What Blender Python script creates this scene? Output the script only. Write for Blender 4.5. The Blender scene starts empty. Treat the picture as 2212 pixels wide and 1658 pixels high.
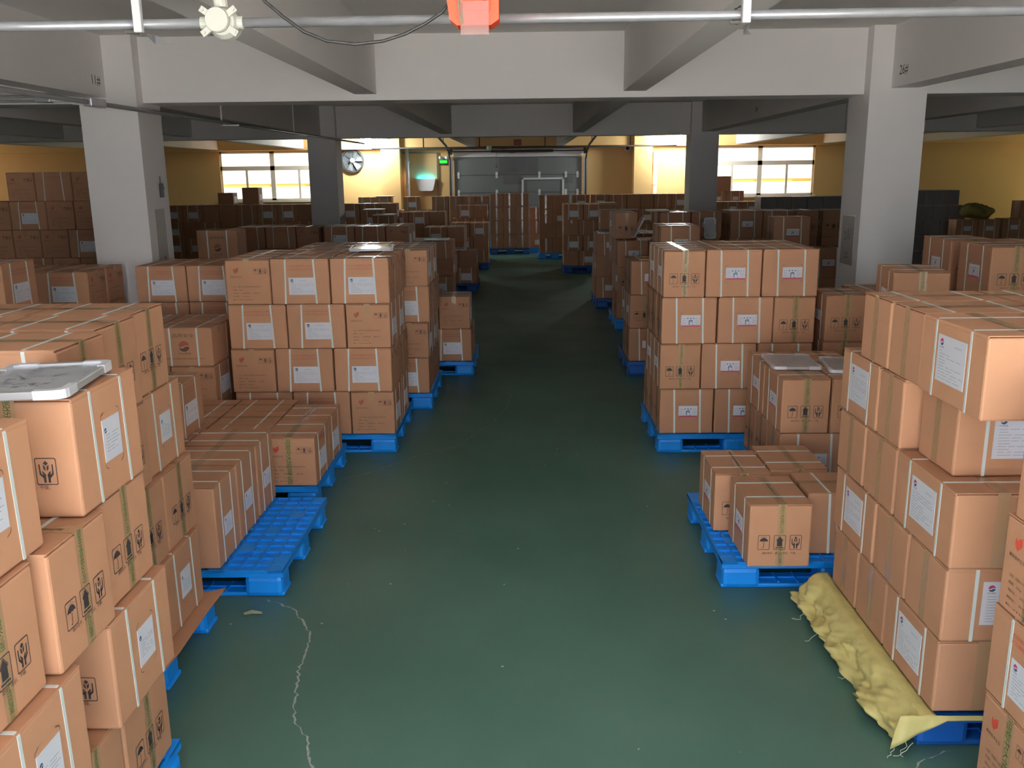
import bpy, bmesh, math, random
from mathutils import Matrix, Vector
R=math.radians
S=bpy.context.scene; COL=S.collection
random.seed(3)
# ------------------------------------------------------------------ camera, sky, light, exposure
F_PX=1945.0; PITCH,YAW,ROLL=.2308,-.0155,.0109; CAM_Z=2.1
cam=bpy.data.cameras.new('camera'); camo=bpy.data.objects.new('camera',cam); COL.objects.link(camo)
cam.sensor_width=36; cam.lens=F_PX*36/2212; cam.clip_start=.05; cam.clip_end=200
fw=Vector((math.sin(YAW)*math.cos(PITCH),math.cos(YAW)*math.cos(PITCH),-math.sin(PITCH)))
rt=Vector((math.cos(YAW),-math.sin(YAW),0)); dn=fw.cross(rt)
rt2=math.cos(ROLL)*rt+math.sin(ROLL)*dn; dn2=-math.sin(ROLL)*rt+math.cos(ROLL)*dn
camo.matrix_world=Matrix(((rt2.x,-dn2.x,-fw.x,0),(rt2.y,-dn2.y,-fw.y,0),(rt2.z,-dn2.z,-fw.z,CAM_Z),(0,0,0,1)))
S.camera=camo
W=bpy.data.worlds.new('sky'); S.world=W; W.use_nodes=True
W.node_tree.nodes['Background'].inputs[0].default_value=(.87,.95,1.06,1); W.node_tree.nodes['Background'].inputs[1].default_value=4.6
S.view_settings.view_transform='Standard'; S.view_settings.look='None'; S.view_settings.gamma=1; S.view_settings.use_curve_mapping=False
S.view_settings.exposure=0.1
try:
    S.cycles.use_denoising=True; S.cycles.max_bounces=8; S.cycles.diffuse_bounces=5; S.cycles.glossy_bounces=3; S.cycles.transparent_max_bounces=12
    S.cycles.caustics_reflective=False; S.cycles.caustics_refractive=False; S.cycles.sample_clamp_indirect=6
except Exception: pass
def area(name,loc,rot,sx,sy,power,color,portal=False):
    l=bpy.data.lights.new(name,'AREA'); l.shape='RECTANGLE'; l.size=sx; l.size_y=sy; l.energy=power; l.color=color
    o=bpy.data.objects.new(name,l); COL.objects.link(o); o.location=loc; o.rotation_euler=rot
    if portal: l.cycles.is_portal=True
    return o
DOORX0,DOORX1,DOORY,DOORZ=-2.9,2.9,-.7,2.8
area('loading_door_daylight',((DOORX0+DOORX1)/2,DOORY+.02,DOORZ/2),(R(90),0,R(180)),DOORX1-DOORX0,DOORZ,1,(1,1,1),True)
area('window_daylight_left',(-6.88,25.3,2.05),(R(90),0,0),2.86,1.35,1,(1,1,1),True)
area('window_daylight_right',(6.4,25.3,2.05),(R(90),0,0),2.94,1.35,1,(1,1,1),True)
area('added_side_light_left',(-16.3,23.55,1.95),(R(90),0,R(-90)),2.3,1.5,1,(1,1,1),True)  # portals of the unseen side windows added for warm light
area('added_side_light_right',(16.3,23.55,1.95),(R(90),0,R(90)),2.3,1.5,1,(1,1,1),True)
sun=bpy.data.lights.new('sun','SUN'); sun.energy=125; sun.angle=R(.6); sun.color=(1,.975,.94)
so=bpy.data.objects.new('sun',sun); COL.objects.link(so); so.rotation_euler=(R(-8),R(32),0)   # lights the yard behind the camera, never the room
LAMP_POS=[(-4.13,24.3,2.915),(4.05,24.3,2.90)]
LAMP_E=250
# ------------------------------------------------------------------ materials
MATS={}
def mat(name,col,rough=.6,metal=0,spec=.5,noise=0,nscale=8,bump=0,bscale=60,emit=None,estr=0,alpha=1,rnd=0,trans=0,coat=0):
    if name in MATS: return MATS[name]
    m=bpy.data.materials.new(name); m.use_nodes=True; nt=m.node_tree; b=nt.nodes['Principled BSDF']
    b.inputs['Base Color'].default_value=(*col,1); b.inputs['Roughness'].default_value=rough; b.inputs['Metallic'].default_value=metal
    b.inputs['Specular IOR Level'].default_value=spec; b.inputs['Alpha'].default_value=alpha; b.inputs['Transmission Weight'].default_value=trans
    b.inputs['Coat Weight'].default_value=coat
    if emit: b.inputs['Emission Color'].default_value=(*emit,1); b.inputs['Emission Strength'].default_value=estr
    tc=None
    if noise or bump:
        tc=nt.nodes.new('ShaderNodeTexCoord')
    fac=None
    if noise:
        n=nt.nodes.new('ShaderNodeTexNoise'); n.inputs['Scale'].default_value=nscale; n.inputs['Detail'].default_value=6
        nt.links.new(tc.outputs['Object'],n.inputs['Vector'])
        mr=nt.nodes.new('ShaderNodeMapRange'); mr.inputs[1].default_value=.25; mr.inputs[2].default_value=.75; mr.inputs[3].default_value=1-noise; mr.inputs[4].default_value=1+noise
        nt.links.new(n.outputs[0],mr.inputs[0]); fac=mr.outputs[0]
    if rnd:
        oi=nt.nodes.new('ShaderNodeObjectInfo'); mr2=nt.nodes.new('ShaderNodeMapRange'); mr2.inputs[3].default_value=1-rnd; mr2.inputs[4].default_value=1+rnd
        nt.links.new(oi.outputs['Random'],mr2.inputs[0])
        if fac is None: fac=mr2.outputs[0]
        else:
            mm=nt.nodes.new('ShaderNodeMath'); mm.operation='MULTIPLY'; nt.links.new(fac,mm.inputs[0]); nt.links.new(mr2.outputs[0],mm.inputs[1]); fac=mm.outputs[0]
    if fac is not None:
        vm=nt.nodes.new('ShaderNodeVectorMath'); vm.operation='SCALE'; vm.inputs[0].default_value=col
        nt.links.new(fac,vm.inputs['Scale']); nt.links.new(vm.outputs[0],b.inputs['Base Color'])
    if bump:
        n2=nt.nodes.new('ShaderNodeTexNoise'); n2.inputs['Scale'].default_value=bscale; n2.inputs['Detail'].default_value=4
        nt.links.new(tc.outputs['Object'],n2.inputs['Vector']); bm=nt.nodes.new('ShaderNodeBump'); bm.inputs['Strength'].default_value=bump; bm.inputs['Distance'].default_value=.01
        nt.links.new(n2.outputs[0],bm.inputs['Height']); nt.links.new(bm.outputs[0],b.inputs['Normal'])
    MATS[name]=m; return m
CARD=mat('cardboard',(.455,.236,.136),.72,spec=.25,noise=.06,nscale=5,bump=.05,bscale=40,rnd=.07)
PLASTER=mat('white_plaster',(.82,.785,.765),.85,spec=.2,noise=.03,nscale=1.2)
CEIL=mat('ceiling_paint',(.78,.75,.72),.9,spec=.2,noise=.03,nscale=1)
OCHRE=mat('ochre_wall_paint',(.70,.45,.19),.8,spec=.2,noise=.03,nscale=.8)
STRAP=mat('white_strap',(.80,.86,.82),.35,spec=.5)
TAPE=mat('clear_tape',(.44,.27,.15),.22,spec=.6,bump=.25,bscale=30,rnd=.08)
TAPEW=mat('shiny_tape',(.30,.22,.17),.18,spec=.8,bump=.25,bscale=25)
LABEL=mat('white_label',(.80,.80,.86),.5)
INK=mat('black_ink',(.035,.028,.03),.7)
BROWNINK=mat('brown_ink',(.12,.055,.035),.7)
REDINK=mat('red_ink',(.55,.07,.04),.7)
FADEDRED=mat('faded_red_ink',(.36,.10,.055),.7)
GREENINK=mat('green_ink',(.03,.11,.015),.5)
GREYINK=mat('grey_ink',(.45,.45,.50),.7)
BLUEINK=mat('blue_ink',(.05,.08,.16),.6)
PINKINK=mat('pink_ink',(.45,.05,.12),.6)
BLUE=mat('blue_plastic',(.006,.25,.80),.42,spec=.45,noise=.08,nscale=6)
BLUED=mat('dark_blue_plastic',(.006,.095,.40),.5,noise=.12,nscale=7)
GALV=mat('galvanised_steel',(.36,.37,.39),.36,metal=.5,noise=.12,nscale=14)
WHITE=mat('white_paint',(.82,.81,.80),.5)
CREAM=mat('cream_plastic',(.58,.58,.51),.45)
BLACK=mat('black_rubber',(.02,.02,.02),.5)
DARK=mat('dark_steel',(.05,.045,.04),.5,metal=.4)
ORANGE=mat('orange_red_plastic',(.90,.075,.02),.4)
BOARD=mat('whiteboard_surface',(.56,.57,.60),.16,spec=.6,noise=.04,nscale=4)
FRAME=mat('white_frame',(.80,.80,.84),.35)
ALU=mat('aluminium',(.62,.62,.62),.3,metal=.4)
YELLOW=mat('yellow_woven_plastic',(.62,.53,.20),.55,noise=.14,nscale=9,bump=.6,bscale=14)
# ------------------------------------------------------------------ mesh helpers
class MB:
    def __init__(s): s.v=[];s.f=[];s.m=[];s.cur=0
    def add(s,vs,fs):
        o=len(s.v); s.v+= [tuple(p) for p in vs]; s.f+=[tuple(i+o for i in f) for f in fs]; s.m+=[s.cur]*len(fs); return s
    def box(s,x0,x1,y0,y1,z0,z1):
        return s.add([(x,y,z) for x in (x0,x1) for y in (y0,y1) for z in (z0,z1)],[(0,1,3,2),(4,6,7,5),(0,4,5,1),(2,3,7,6),(0,2,6,4),(1,5,7,3)])
    def cbox(s,x0,x1,y0,y1,z0,z1,c):     # box with chamfered edges
        bm=bmesh.new(); bmesh.ops.create_cube(bm,size=1)
        for v in bm.verts: v.co=Vector(((x0+x1)/2+v.co.x*(x1-x0),(y0+y1)/2+v.co.y*(y1-y0),(z0+z1)/2+v.co.z*(z1-z0)))
        bmesh.ops.bevel(bm,geom=bm.edges[:],offset=c,segments=2,profile=.5,affect='EDGES')
        bm.verts.index_update(); s.add([v.co[:] for v in bm.verts],[[v.index for v in f.verts] for f in bm.faces]); bm.free(); return s
    def tube(s,pts,r,n=8,cap=True):
        pts=[Vector(p) for p in pts]; rings=[]
        for i,p in enumerate(pts):
            d=(pts[min(i+1,len(pts)-1)]-pts[max(i-1,0)]).normalized()
            a=Vector((0,0,1)) if abs(d.z)<.9 else Vector((1,0,0))
            u=d.cross(a).normalized(); w=u.cross(d)
            rr=r[i] if isinstance(r,(list,tuple)) else r
            rings.append([p+u*math.cos(2*math.pi*k/n)*rr+w*math.sin(2*math.pi*k/n)*rr for k in range(n)])
        vs=[q for g in rings for q in g]; fs=[]
        for i in range(len(pts)-1):
            for k in range(n): fs.append((i*n+k,i*n+(k+1)%n,(i+1)*n+(k+1)%n,(i+1)*n+k))
        if cap: fs+=[tuple(range(n))[::-1],tuple((len(pts)-1)*n+k for k in range(n))]
        return s.add(vs,fs)
    def bar(s,p,q,w,h,up=(0,0,1)):
        p,q=Vector(p),Vector(q); d=(q-p).normalized(); u=d.cross(Vector(up)).normalized(); v=u.cross(d)
        vs=[b+u*a*w/2+v*c*h/2 for b in (p,q) for a in (-1,1) for c in (-1,1)]
        return s.add(vs,[(0,1,3,2),(4,6,7,5),(0,4,5,1),(2,3,7,6),(0,2,6,4),(1,5,7,3)])
    def sphere(s,c,r,n=12,sz=1):
        bm=bmesh.new(); bmesh.ops.create_uvsphere(bm,u_segments=n,v_segments=max(6,n//2),radius=r); bm.verts.index_update()
        s.add([(v.co.x+c[0],v.co.y+c[1],v.co.z*sz+c[2]) for v in bm.verts],[[v.index for v in f.verts] for f in bm.faces]); bm.free(); return s
    def lathe(s,prof,c,axis='z',n=24):
        vs=[];fs=[]
        for r,h in prof:
            for k in range(n):
                a=2*math.pi*k/n; x,y=r*math.cos(a),r*math.sin(a)
                p=(x,y,h) if axis=='z' else ((x,-h,y) if axis=='y' else (h,x,y))
                vs.append((p[0]+c[0],p[1]+c[1],p[2]+c[2]))
        for i in range(len(prof)-1):
            for k in range(n): fs.append((i*n+k,i*n+(k+1)%n,(i+1)*n+(k+1)%n,(i+1)*n+k))
        fs.append(tuple(range(n))); fs.append(tuple((len(prof)-1)*n+k for k in range(n)))
        return s.add(vs,fs)
    def flat(s,polys,o,ux,uy,off=0):     # 2D polygons placed on a face
        o,ux,uy=Vector(o),Vector(ux),Vector(uy); nn=ux.cross(uy)
        for vs,fs in polys: s.add([o+ux*a+uy*b+nn*off for a,b in vs],fs)
        return s
    def mesh(s,name,mats,smooth=False):
        me=bpy.data.meshes.new(name); me.from_pydata(s.v,[],s.f)
        for m in (mats if isinstance(mats,(list,tuple)) else [mats]): me.materials.append(m)
        if any(s.m): me.polygons.foreach_set('material_index',s.m)
        if smooth: me.polygons.foreach_set('use_smooth',[True]*len(me.polygons))
        me.update(); return me
    def obj(s,name,mats,parent=None,smooth=False):
        return link(name,s.mesh(name,mats,smooth),parent)
def link(name,me,parent=None):
    o=bpy.data.objects.new(name,me); COL.objects.link(o)
    if parent: o.parent=parent
    return o
def tag(o,label,cat,group=None,kind=None):
    o['label']=label
    if cat: o['category']=cat
    if group: o['group']=group
    if kind: o['kind']=kind
    return o
def struct(o,label=None):
    o['kind']='structure'
    if label: o['label']=label; 
    return o
def empty(name,loc=(0,0,0),rz=0):
    o=bpy.data.objects.new(name,None); COL.objects.link(o); o.location=loc; o.rotation_euler=(0,0,rz); return o
# 2D shapes: lists of (verts,faces)
def poly(p): return [(p,[tuple(range(len(p)))])]
def rect(x0,y0,x1,y1): return poly([(x0,y0),(x1,y0),(x1,y1),(x0,y1)])
def ring(p,q): n=len(p); return [(p+q,[(i,(i+1)%n,n+(i+1)%n,n+i) for i in range(n)])]
def rrect(x0,y0,x1,y1,r,n=4):
    out=[]
    for cx,cy,a in ((x1-r,y1-r,0),(x0+r,y1-r,90),(x0+r,y0+r,180),(x1-r,y0+r,270)):
        for k in range(n+1): t=R(a+90*k/n); out.append((cx+r*math.cos(t),cy+r*math.sin(t)))
    return out
def disc(cx,cy,r,a0=0,a1=360,n=16): return [(cx+r*math.cos(R(a0+(a1-a0)*k/n)),cy+r*math.sin(R(a0+(a1-a0)*k/n))) for k in range(n+(0 if a1-a0==360 else 1))]
def stroke(pts,w):
    out=[]
    for (a,b),(c,d) in zip(pts,pts[1:]):
        L=math.hypot(c-a,d-b) or 1; nx,ny=-(d-b)/L*w/2,(c-a)/L*w/2
        out+=poly([(a+nx,b+ny),(a-nx,b-ny),(c-nx,d-ny),(c+nx,d+ny)])
    return out
def xf(ps,s=1,dx=0,dy=0,sy=None,rot=0):
    sy=s if sy is None else sy; c,n=math.cos(R(rot)),math.sin(R(rot))
    return [([((a*s)*c-(b*sy)*n+dx,(a*s)*n+(b*sy)*c+dy) for a,b in vs],fs) for vs,fs in ps]
TXT={}
def text(t,size,width=None):            # text outlines as polygons, centred on 0,0
    if t not in TXT:
        cu=bpy.data.curves.new('t','FONT'); cu.body=t; cu.size=1; cu.align_x='CENTER'; cu.align_y='CENTER'; cu.resolution_u=2
        o=bpy.data.objects.new('t',cu); COL.objects.link(o)
        dg=bpy.context.evaluated_depsgraph_get(); dg.update()
        me=bpy.data.meshes.new_from_object(o.evaluated_get(dg))
        vs=[(v.co.x,v.co.y) for v in me.vertices]; fs=[tuple(p.vertices) for p in me.polygons]
        bpy.data.objects.remove(o); bpy.data.curves.remove(cu); bpy.data.meshes.remove(me)
        if vs:
            x0,x1=min(v[0] for v in vs),max(v[0] for v in vs); y0,y1=min(v[1] for v in vs),max(v[1] for v in vs)
            vs=[(a-(x0+x1)/2,b-(y0+y1)/2) for a,b in vs]; TXT[t]=([(vs,fs)],x1-x0,y1-y0)
        else: TXT[t]=([],1,1)
    p,w,h=TXT[t]
    if width: return xf(p,width/w,sy=size)
    return xf(p,size)
# icons in a unit cell 1 wide, 1.3 high
def frame_ic(): return ring(rrect(-.5,-.66,.5,.66,.09),rrect(-.46,-.62,.46,.62,.07))
def umbrella():
    top=disc(0,.06,.36,0,180,12); sc=[(.36-.72*k/12,.06+(.05 if k%4 in(1,2,3) else 0)) for k in range(1,12)][::-1]
    p=poly(top+[(a,b) for a,b in sc[::1]]) 
    p+=stroke([(0,.06),(0,-.42)],.04)+stroke([(0,-.42),(-.06,-.5),(-.13,-.44)],.04)+rect(-.02,.4,.02,.47)
    for a,b in ((-.2,.5),(0,.56),(.2,.5),(-.1,.48),(.1,.48)): p+=poly(disc(a,b,.025,n=6))
    return p
def upbox():
    return poly([(-.3,.14),(0,.52),(.3,.14),(.22,.14),(.22,-.36),(-.22,-.36),(-.22,.14)])+rect(-.34,-.52,.34,-.44)+stroke([(-.3,.2),(0,.58),(.3,.2)],.03)
def hands():
    p=poly([(-.0,.52),(.12,.40),(0,.28),(-.12,.40)])+poly([(-.14,.34),(-.03,.23),(-.03,.02),(-.12,.12)])+poly([(.14,.34),(.03,.23),(.03,.02),(.12,.12)])
    for s in (-1,1):
        p+=poly([(s*.34,.34),(s*.28,.36),(s*.27,.06),(s*.25,-.12),(s*.33,-.14)])
        p+=poly([(s*.25,-.10),(s*.33,-.14),(s*.16,-.34),(s*.16,-.54),(s*.05,-.54),(s*.05,-.3),(s*.09,-.2)])
        p+=poly([(s*.21,-.02),(s*.17,.02),(s*.03,-.16),(s*.05,-.3),(s*.1,-.24)])
    return p
def flame():
    return poly([(-.02,-.5),(-.2,-.36),(-.36,-.14),(-.40,.1),(-.33,.3),(-.2,.40),(-.24,.24),(-.16,.16),(-.06,.3),(.08,.40),(.26,.44),(.42,.56),(.38,.34),(.41,.12),(.34,-.1),(.20,-.26),(.05,-.30)])
ICON=xf(frame_ic(),1)+umbrella(),frame_ic()+upbox(),frame_ic()+hands()
CO='河南中大恒源生物科技股份有限公司'
# ------------------------------------------------------------------ placement tables (metres)
BOXES=[
('LN',4,1,1,'J','Y',-1.394,2.535,1.181,0.335,0.41,0.338,0,18634),
('R1',3,1,1,'P','Y',1.632,3.18,0.732,0.315,0.49,0.2815,0,11981),
('R1',5,1,1,'P','Y',1.623,3.058,1.299,0.315,0.465,0.2815,0,11907),
('LN',3,2,1,'J','X',-1.413,2.248,0.839,0.41,0.315,0.338,0,11880),
('LN',2,1,1,'J','Y',-1.377,2.57,0.497,0.335,0.42,0.338,0,11171),
('R1',1,1,1,'P','Y',1.632,3.183,0.165,0.315,0.465,0.2815,0,8525),
('R2',1,1,1,'I','Y',1.265,4.442,0.15,0.31,0.435,0.333,0,7993),
('LN',2,3,1,'J','Y',-1.362,1.948,0.497,0.335,0.415,0.338,0,7729),
('R1',2,1,1,'P','X',1.71,3.1,0.4485,0.47,0.31,0.2815,0,7676),
('R1',4,1,1,'P','X',1.77,3.25,1.0155,0.47,0.29,0.2815,0,7189),
('LN',3,3,1,'J','X',-1.432,1.883,0.839,0.41,0.335,0.338,0,6800),
('LN',4,2,1,'J','Y',-1.408,1.942,1.181,0.335,0.415,0.338,0,6425),
('LN',3,1,1,'J','X',-1.445,2.595,0.839,0.41,0.34,0.338,0,5231),
('R2b',2,1,1,'I','Y',1.729,5.621,0.5,0.295,0.43,0.348,0,5041),
('L2',1,1,1,'I2','Y',-1.765,4.4,0.15,0.41,0.34,0.438,0,4704),
('LF',4,3,1,'J','X',-1.7,2.958,1.214,0.41,0.335,0.351,0,4481),
('R1',5,2,1,'P','X',1.71,3.452,1.299,0.47,0.295,0.2815,0,4247),
('L2b',1,1,1,'Fg','Y',-1.511,5.687,0.15,0.325,0.42,0.323,0,4132),
('LF',4,2,1,'J','X',-1.755,3.353,1.214,0.41,0.333,0.351,0,4125),
('LF',4,1,1,'J','X',-1.783,3.702,1.214,0.41,0.335,0.351,0,4111),
('R0',2,1,1,'Fg','Y',1.637,2.41,0.465,0.325,0.43,0.303,0,4004),
('RE',4,1,1,'I','Y',3.206,6.171,1.2375,0.32,0.45,0.3605,0,3813),
('LN',1,1,1,'J','X',-1.455,2.612,0.155,0.41,0.335,0.338,0,3752),
('L3',4,1,1,'F','X',-1.224,6.816,1.1595,0.432,0.327,0.3345,0,3652),
('R1',5,3,1,'P','X',1.71,3.763,1.299,0.47,0.295,0.2815,0,3622),
('R2',1,2,1,'I','Y',1.188,4.91,0.15,0.305,0.43,0.333,0,3622),
('L3',4,2,1,'F','X',-1.667,6.816,1.1595,0.432,0.327,0.3345,0,3395),
('R1',4,2,1,'P','X',1.71,3.55,1.0155,0.47,0.23,0.2815,0,3371),
('R3',4,3,1,'I','X',1.943,6.766,1.1895,0.403,0.302,0.3445,0,3345),
('R3',4,2,1,'I','X',1.529,6.766,1.1895,0.403,0.302,0.3445,0,3341),
('LF',3,1,1,'J','Y',-1.743,3.763,0.861,0.335,0.405,0.351,0,3313),
('R3',3,1,1,'I','X',1.215,6.766,0.843,0.403,0.302,0.3445,0,3266),
('L3',2,1,1,'F','X',-1.229,6.814,0.4865,0.432,0.327,0.3345,0,3197),
('LF',1,1,1,'J','Y',-1.7,3.708,0.155,0.335,0.405,0.351,0,3191),
('LD',3,1,1,'G','X',-2.511,6.642,0.73,0.42,0.325,0.288,0,3144),
('L3',3,2,1,'F','X',-1.566,6.817,0.823,0.432,0.327,0.3345,0,3055),
('R3',3,2,1,'I','X',1.631,6.766,0.843,0.403,0.302,0.3445,0,3055),
('R0',1,1,1,'Fg','X',1.69,2.458,0.16,0.43,0.325,0.303,0,3048),
('R3',1,1,1,'I','X',1.217,6.765,0.15,0.403,0.302,0.3445,0,3047),
('L2',1,2,1,'I2','Y',-1.765,4.758,0.15,0.41,0.335,0.438,0,3027),
('L3',3,3,1,'F','X',-2.007,6.817,0.823,0.432,0.327,0.3345,0,3011),
('R1',2,3,1,'P','Y',1.632,3.845,0.4485,0.315,0.48,0.2815,0,2985),
('L3',2,2,1,'F','X',-1.674,6.814,0.4865,0.432,0.327,0.3345,0,2966),
('R1',4,3,1,'P','Y',1.632,3.897,1.0155,0.315,0.435,0.2815,0,2920),
('RF',3,1,1,'I','Y',2.373,6.832,0.85,0.3,0.41,0.348,0,2915),
('R3',4,1,1,'I','Y',1.169,6.816,1.1895,0.302,0.403,0.3445,0,2908),
('L2',1,3,1,'I2','Y',-1.765,5.117,0.15,0.41,0.335,0.438,0,2888),
('LF',2,1,1,'J','X',-1.755,3.792,0.508,0.41,0.335,0.351,0,2835),
('LE',4,1,1,'F','X',-3.773,7.44,1.05,0.43,0.325,0.298,0,2797),
('R1',2,2,1,'P','X',1.71,3.428,0.4485,0.47,0.315,0.2815,0,2693),
('R2',1,4,1,'I','X',1.66,4.55,0.15,0.43,0.33,0.333,0,2687),
('L3',3,1,1,'F','Y',-1.175,6.87,0.823,0.327,0.432,0.3345,0,2661),
('L3',4,3,1,'F','Y',-2.056,6.869,1.1595,0.327,0.432,0.3345,0,2630),
('R3',2,2,1,'I','X',1.519,6.762,0.4965,0.403,0.302,0.3445,0,2598),
('R0',3,1,1,'Fg','X',1.69,2.45,0.77,0.43,0.33,0.303,0,2586),
('R1',3,2,1,'P','X',1.71,3.605,0.732,0.47,0.32,0.2815,0,2564),
('R3',2,1,1,'I','Y',1.158,6.813,0.4965,0.302,0.403,0.3445,0,2549),
('L3',1,1,1,'F','Y',-1.17,6.867,0.15,0.327,0.432,0.3345,0,2490),
('LD2',4,2,1,'F','X',-3.051,7.673,1.065,0.42,0.325,0.303,0,2349),
('R3',3,3,1,'I','Y',1.99,6.817,0.843,0.302,0.403,0.3445,0,2261),
('RD',4,1,1,'I','Y',2.405,5.63,1.1625,0.32,0.46,0.3355,-9,2253),
('L3',2,3,1,'F','Y',-2.064,6.866,0.4865,0.327,0.432,0.3345,0,2226),
('R1',1,2,1,'P','X',1.71,3.58,0.165,0.47,0.3,0.2815,0,2160),
('R1',3,3,1,'P','X',1.71,3.945,0.732,0.47,0.32,0.2815,0,1975),
('LE2',4,1,1,'F','Y',-3.594,6.081,1.2,0.32,0.41,0.348,0,1936),
('R2',1,3,1,'I','Y',1.515,4.995,0.15,0.32,0.44,0.333,0,1908),
('LD2',4,1,1,'F','X',-2.622,7.673,1.065,0.42,0.325,0.303,0,1769),
('R1',1,3,1,'P','X',1.71,3.895,0.165,0.47,0.3,0.2815,0,1719),
('R2b',1,1,1,'I','X',1.798,5.554,0.15,0.43,0.295,0.348,0,1677),
('RE',4,1,2,'I','Y',3.208,6.761,1.2375,0.32,0.45,0.3605,0,1677),
('L10',4,1,1,'G','X',-3.325,9.955,1.135,0.44,0.325,0.39,0,1655),
('R3',1,2,1,'I','X',1.63,6.765,0.15,0.403,0.302,0.3445,0,1642),
('R2b',2,1,2,'I','Y',1.73,6.061,0.5,0.295,0.43,0.348,0,1620),
('L2',2,2,1,'F','Y',-2.163,5.175,0.592,0.325,0.42,0.333,0,1608),
('LF',2,2,1,'J','X',-1.75,3.442,0.508,0.41,0.335,0.351,0,1603),
('LD',2,1,1,'F','Y',-2.463,6.692,0.44,0.325,0.42,0.288,0,1536),
('L2b',1,1,2,'Fg','Y',-1.513,6.117,0.15,0.325,0.42,0.323,0,1520),
('L5',2,1,1,'F','Y',-0.745,9.609,0.495,0.325,0.43,0.343,0,1432),
('LN',1,2,1,'J','X',-1.455,2.263,0.155,0.41,0.335,0.338,0,1392),
('R4d',4,1,1,'I','X',3.072,10.661,1.215,0.42,0.3,0.353,0,1311),
('L5',1,1,1,'F','X',-0.785,9.554,0.15,0.43,0.325,0.343,0,1308),
('L4',4,1,1,'F','Y',-1.023,8.182,1.125,0.325,0.43,0.323,0,1266),
('LG',6,2,1,'F','X',-5.558,10.971,1.825,0.43,0.325,0.333,0,1231),
('LG',5,3,1,'F','X',-5.912,10.997,1.49,0.43,0.325,0.333,0,1208),
('R4b',4,1,1,'I','X',2.951,12.321,1.215,0.42,0.3,0.353,0,1186),
('L3',1,2,1,'F','X',-1.56,6.814,0.15,0.432,0.327,0.3345,0,1184),
('L4',3,1,1,'F','X',-1.071,8.142,0.8,0.43,0.325,0.323,0,1180),
('L4',2,1,1,'F','Y',-1.034,8.186,0.475,0.325,0.43,0.323,0,1044),
('R2b',2,2,1,'I','Y',2.037,5.621,0.5,0.295,0.43,0.348,0,1020),
('L4',1,1,1,'F','X',-1.09,8.13,0.15,0.43,0.325,0.323,0,999),
('LG',6,3,1,'F','Y',-5.946,11.024,1.825,0.325,0.43,0.333,0,955),
('LG',5,2,1,'F','Y',-5.527,11.049,1.49,0.325,0.43,0.333,0,936),
('LE',4,1,2,'F','X',-3.772,7.775,1.05,0.43,0.325,0.298,0,935),
('L2b',1,2,2,'Fg','X',-1.894,5.974,0.15,0.42,0.325,0.323,0,930),
('LG',4,3,1,'F','Y',-5.965,11.043,1.155,0.325,0.43,0.333,0,921),
('LG',4,2,1,'F','Y',-5.632,11.043,1.155,0.325,0.43,0.333,0,907),
('R3b',4,2,1,'I','X',1.592,9.466,1.2,0.4,0.3,0.348,0,871),
('LG',4,1,1,'F','X',-5.244,10.99,1.155,0.43,0.325,0.333,0,843),
('R3b',3,1,1,'I','X',1.296,9.463,0.85,0.4,0.3,0.348,0,843),
('R4',4,4,1,'I','X',2.471,12.574,1.2,0.41,0.3,0.348,0,822),
('L2b',1,2,3,'Fg','X',-1.896,6.309,0.15,0.42,0.325,0.323,0,808),
('R4',4,1,1,'I','Y',1.383,12.629,1.2,0.3,0.41,0.348,0,800),
('L7b',4,2,1,'F','X',-3.509,13.229,1.065,0.43,0.325,0.303,0,786),
('R3b',2,1,1,'I','Y',1.24,9.511,0.5,0.3,0.4,0.348,0,781),
('R3b',1,1,1,'I','X',1.286,9.456,0.15,0.4,0.3,0.348,0,772),
('R4',3,1,1,'I','X',1.444,12.259,0.85,0.41,0.3,0.348,0,759),
('R4d',3,2,1,'I','X',3.505,10.666,0.86,0.42,0.3,0.353,0,724),
('R4c',4,1,1,'I','Y',4.118,12.42,1.215,0.3,0.42,0.353,0,720),
('LF',3,2,1,'J','X',-1.76,3.373,0.861,0.41,0.335,0.351,0,707),
('LF',4,1,2,'J','X',-2.203,3.702,1.214,0.41,0.335,0.351,0,645),
('R2b',2,2,2,'I','Y',2.036,6.061,0.5,0.295,0.43,0.348,0,622),
('L7b',4,1,1,'F','Y',-3.122,13.281,1.065,0.325,0.43,0.303,0,616),
('L7',4,2,1,'F','X',-2.211,13.174,1.065,0.43,0.325,0.303,0,596),
('L7',4,3,1,'F','X',-2.653,13.174,1.065,0.43,0.325,0.303,0,589),
('LG',5,1,1,'F','Y',-5.192,11.049,1.49,0.325,0.43,0.333,0,578),
('RX',3,1,1,'I','X',8.414,17.627,0.804,0.41,0.325,0.325,0,572),
('LG',6,1,1,'F','Y',-5.174,11.024,1.825,0.325,0.43,0.333,0,568),
('R2b',1,1,3,'I','X',1.8,6.164,0.15,0.43,0.295,0.348,0,566),
('R3',4,1,2,'I','Y',1.169,7.229,1.1895,0.302,0.403,0.3445,0,556),
('R3',2,3,1,'I','X',1.933,6.762,0.4965,0.403,0.302,0.3445,0,543),
('L7',4,1,1,'F','Y',-1.823,13.226,1.065,0.325,0.43,0.303,0,535),
('L7b',4,3,1,'F','X',-3.952,13.229,1.065,0.43,0.325,0.303,0,535),
('RF',2,1,1,'I','Y',2.369,6.839,0.5,0.3,0.41,0.348,0,535),
('LD2',3,1,1,'F','X',-2.619,7.672,0.76,0.42,0.325,0.303,0,531),
('L3',4,1,2,'F','X',-1.225,7.153,1.1595,0.432,0.327,0.3345,0,521),
('RZ',3,1,1,'I','X',9.371,17.769,0.81,0.43,0.325,0.328,0,521),
('LD',3,1,2,'F','X',-2.509,6.977,0.73,0.42,0.325,0.288,0,516),
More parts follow.
